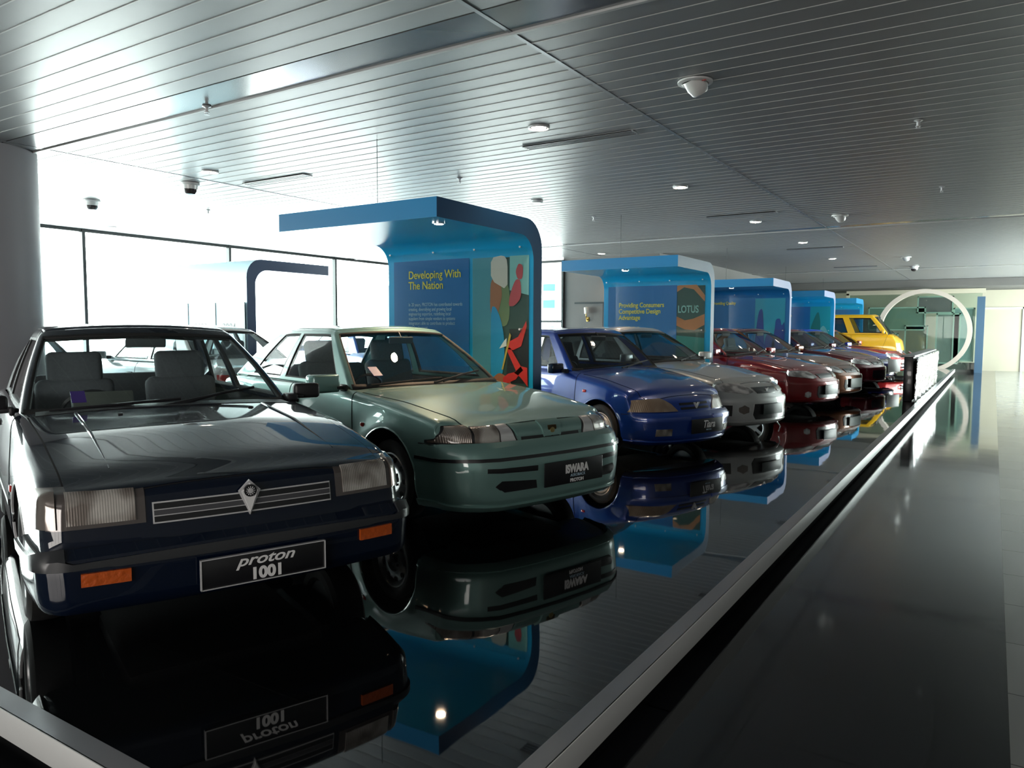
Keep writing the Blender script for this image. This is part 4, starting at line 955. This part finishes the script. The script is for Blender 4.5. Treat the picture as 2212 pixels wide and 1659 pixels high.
# --- 4 silver saloon
silver = paint('silver_paint', (.56, .58, .57), .4, .4)
WIRA = dict(L=4.36, W=1.68, fa=1.3, ra=-1.2, wr=.29, ar=.34,
          zs=[(-2.18, .84), (-1.7, .92), (.5, .88), (1.3, .80), (1.9, .68), (2.18, .62)], zc=[(-2.18, .86), (-1.7, .95), (.5, .93), (1.3, .85), (1.9, .72), (2.18, .64)],
          zb=[(-2.18, .3), (-1.6, .2), (.8, .18), (1.6, .18), (2.18, .19)], wp=[(-2.18, .90), (-1.2, .98), (0, 1), (1.2, .98), (2.18, .86)],
          fx=[(.15, -.08), (.22, 0), (.48, .0), (.54, -.04), (.64, -.10), (.70, -.18)], bow=.22, rpf=.3, rn=.09, rt=.08,
          fbump=(.50, .02), cabin=(-1.4, .66), gh=dict(xwb=.80, xrf=.08, xrr=-1.0, xrb=-1.68, zb=.89, zr=1.35, wb=.73, wr=.53, side=[(-.02, .8), (-.66, -.08)]),
          doors=[[(.74, .88), (-.3, .88), (-.3, .26), (.66, .26), (.78, .55)], [(-.32, .88), (-1.2, .88), (-.98, .55), (-.82, .26), (-.32, .26)]], hood=[(1.94, -.52), (1.94, .52), (.9, .72), (.9, -.72)], mir=(.6, .96), wstyle='spoke', glass=M_glassd)
P4 = base(**{**WIRA, **dict(pos=(-4.40, 10.25, -17), paint=silver, label='silver grey saloon with body-coloured bumper between the blue hatchback and the second stand', mir_m=silver)})
r, bd = make_car(P4)
def round_front(r, bd, lens, grille=True, bumpgap=M_plate, em=True, fog=True, plate=None, rpl=None):
    for mi_ in (0, 1):
        bd.poly('headlamp', [(.27, .565), (.36, .545), (.72, .59), (.76, .665), (.62, .675), (.34, .655)], 'f', .012, lens, r, mirror=mi_, nmin=-.3)
        if fog:
            o = bd.poly('fog_lamp', [(.40, .33), (.47, .31), (.52, .34), (.52, .39), (.46, .42), (.40, .39)], 'f', .026, M_lensc, r, mirror=mi_)
            bd.poly('intake_slot', [(.58, .29), (.70, .30), (.70, .42), (.58, .42)], 'f', .026, M_plate, r, mirror=mi_, nmin=-.2)
    if grille: bd.poly('grille', [(-.20, .55), (.20, .55), (.25, .62), (-.25, .62)], 'f', .008, M_plate, r)
    bd.poly('intake_slot', [(-.30, .24), (.30, .24), (.34, .30), (.32, .43), (-.32, .43), (-.34, .30)], 'f', .026, M_plate, r)
    bd.poly('lower_lip', [(-.9, .19), (.9, .19), (.9, .225), (-.9, .225)], 'f', .035, rpl or bd.P['paint'], r, nmin=-.3)
    if em: b = B(); b.prism([(-.035, .03), (0, -.035), (.035, .03), (0, .012)], .014, M_silver, Tm(2.115, 0, .585, rx=PI/2, rz=PI/2)); b.build('emblem', r)
round_front(r, bd, M_lensw)
fplate(r, 2.215, .36, 0, [], w=.42, base=mat('dull_plate', (.05, .07, .065), .35))
b = B(); b.tube([(2.08, .15, .20), (2.12, .28, .16), (2.13, .34, .10), (2.10, .35, .03)], .008, M_silver, 6); b.build('dangling_cable', r)

# --- 5 red hatchback with wiper decals and low round lamps
redp = paint('red_paint', (.26, .008, .012), .2, .25)
P5 = base(**{**WIRA, **dict(pos=(-4.33, 13.85, -17), paint=redp, label='red hatchback with thin white ring decals on its bonnet, behind the silver saloon', mir_m=redp, wipers=True, glass=M_glass)})
r, bd = make_car(P5); round_front(r, bd, M_lensw, fog=False, em=False)
for mi_ in (0, 1): bd.poly('fog_lamp', [(.46, .27), (.50, .25), (.54, .27), (.54, .33), (.50, .35), (.46, .33)], 'f', .03, M_lensw, r, mirror=mi_)
fplate(r, 2.215, .37, 0, [], w=.42, h=.16, base=mat('dull_plate', (.05, .07, .065), .35))
for nm, rr_, a0, a1 in (('ring_decal', .36, .2, 2.9), ('ring_decal', .18, .3, 3.2)):
    b = B(); pts = []
    for k in range(25):
        a = a0+(a1-a0)*k/24; x_, y_ = 1.0+rr_*1.25*math.sin(a), -.18+rr_*math.cos(a)*1.1
        pts.append((x_, y_, bd.top_z(x_, y_)+.006))
    b.tube(pts, .006, mat('pink_white_decal', (.6, .35, .33), .4), 6); b.build(nm, r)
# --- 6 bronze saloon
bronze = paint('bronze_paint', (.20, .062, .018), .4, .28)
P6 = base(**{**WIRA, **dict(pos=(-4.25, 15.95, -17), paint=bronze, label='bronze saloon with a pale grey plate, between the red hatchback and the third stand', mir_m=bronze, glass=M_glass)})
r, bd = make_car(P6); round_front(r, bd, M_lensw, fog=False)
fplate(r, 2.215, .36, 0, [], w=.44, h=.17, base=mat('pale_grey_plate', (.45, .50, .48), .4))
# --- 7 dark maroon saloon
maroon = paint('maroon_paint', (.13, .004, .012), .25, .25)
P7 = base(**{**WIRA, **dict(pos=(-4.25, 19.8, -17), paint=maroon, label='dark maroon saloon parked just beyond the third blue stand', mir_m=maroon, glass=M_glassd)})
r, bd = make_car(P7); round_front(r, bd, M_lensw, fog=False)
# --- 8 blue saloon with white plate
blue8 = paint('deep_blue_paint', (.015, .03, .38), .1, .35)
P8 = base(**{**WIRA, **dict(pos=(-4.25, 22.0, -22), paint=blue8, label='deep blue saloon with a large white front plate', mir_m=blue8, glass=M_glassd)})
r, bd = make_car(P8); round_front(r, bd, M_lensw, fog=False)
fplate(r, 2.26, .45, .15, [], w=.6, h=.32, base=mat('white_plate', (.9, .9, .88), .35))
# --- 9 bright red car with chrome bull bar
red9 = paint('bright_red_paint', (.45, .02, .02), .2, .28)
P9 = base(**{**WIRA, **dict(pos=(-4.3, 25.32, -10), paint=red9, label='bright red car with a chrome bull bar in front of the yellow van', mir_m=red9, glass=M_glassd)})
r, bd = make_car(P9); round_front(r, bd, M_lensw, fog=False)
b = B()
for sy in (-.35, .35): b.tube([(2.12, sy, .25), (2.30, sy, .3), (2.32, sy, .62), (2.16, sy, .72)], .022, M_chrome, 8)
b.tube([(2.31, -.5, .58), (2.31, .5, .58)], .02, M_chrome, 8); b.tube([(2.31, -.35, .36), (2.31, .35, .36)], .02, M_chrome, 8); b.build('bull_bar', r)
# --- 10 yellow van
yel = paint('yellow_paint', (.85, .48, .01), .0, .3)
P10 = base(pos=(-4.2, 27.6, 2), L=3.6, W=1.5, paint=yel, label='yellow van with a tall cabin, last in the row before the cream ring', wr=.27, ar=.31, fa=1.3, ra=-1.05,
          zs=[(-1.8, 1.22), (1.35, 1.22), (1.65, 1.10), (1.8, 1.0)], zc=[(-1.8, 1.24), (1.35, 1.26), (1.65, 1.14), (1.8, 1.04)], zb=[(-1.8, .28), (0, .22), (1.8, .26)],
          wp=[(-1.8, .95), (0, 1), (1.8, .93)], sec=[(.2, .95), (.4, 1), (.8, .99), (1.25, .965)], fx=[(.2, -.02), (.3, .02), (.5, .02), (.55, -.03), (.8, -.05), (1.1, -.12)], bow=.10, fbump=(.50, .02), cabin=(-1.6, 1.2), rn=.06,
          gh=dict(xwb=1.42, xrf=.92, xrr=-1.62, xrb=-1.78, zb=1.21, zr=1.86, wb=.70, wr=.61, side=[(.34, .88), (-.3, .2), (-.9, -.42)], t0=.08, t1=.84, crown=.03), doors=[[(1.3, 1.2), (.24, 1.2), (.24, .3), (.92, .3), (1.1, .6)], [(.2, 1.2), (-.8, 1.2), (-.8, .3), (.2, .3)]],
          hood=[(1.7, -.5), (1.7, .5), (1.5, .6), (1.5, -.6)], mir=(1.2, 1.3), mir_m=yel, glass=M_glassd, seatx=.3, hz=.95)
r, bd = make_car(P10)
for mi_ in (0, 1): bd.poly('headlamp', [(.42, .58), (.66, .58), (.66, .72), (.42, .72)], 'f', .012, M_lensw, r, mirror=mi_, nmin=-.2)
bd.poly('grille', [(-.36, .6), (.36, .6), (.36, .7), (-.36, .7)], 'f', .008, M_plate, r)

# --- second row behind, facing the window wall
pblue = paint('pale_blue_paint', (.10, .19, .28), .4, .3)
whitep = paint('white_paint', (.6, .62, .62), .0, .3)
for pos, pt, lb in (((-12.0, 4.75, 175), pblue, 'pale blue car in the second row, seen through the navy saloon cabin'),
                    ((-10.4, 10.6, 160), cobalt, 'blue car in the second row, its roof showing behind the green hatchback'),
                    ((-9.8, 6.5, 175), whitep, 'white car in the second row, seen between the navy saloon and the green hatchback')):
    Pq = base(**{**WIRA, **dict(pos=pos, paint=pt, label=lb, glass=M_glass, mir_m=pt, wipers=False)})
    r, bd = make_car(Pq)
    for mi_ in (0, 1): bd.poly('tail_lamp', [(.45, .62), (.72, .62), (.72, .78), (.45, .78)], 'f', .01, M_red, r, mirror=mi_, nmin=-.1, sgn=-1)
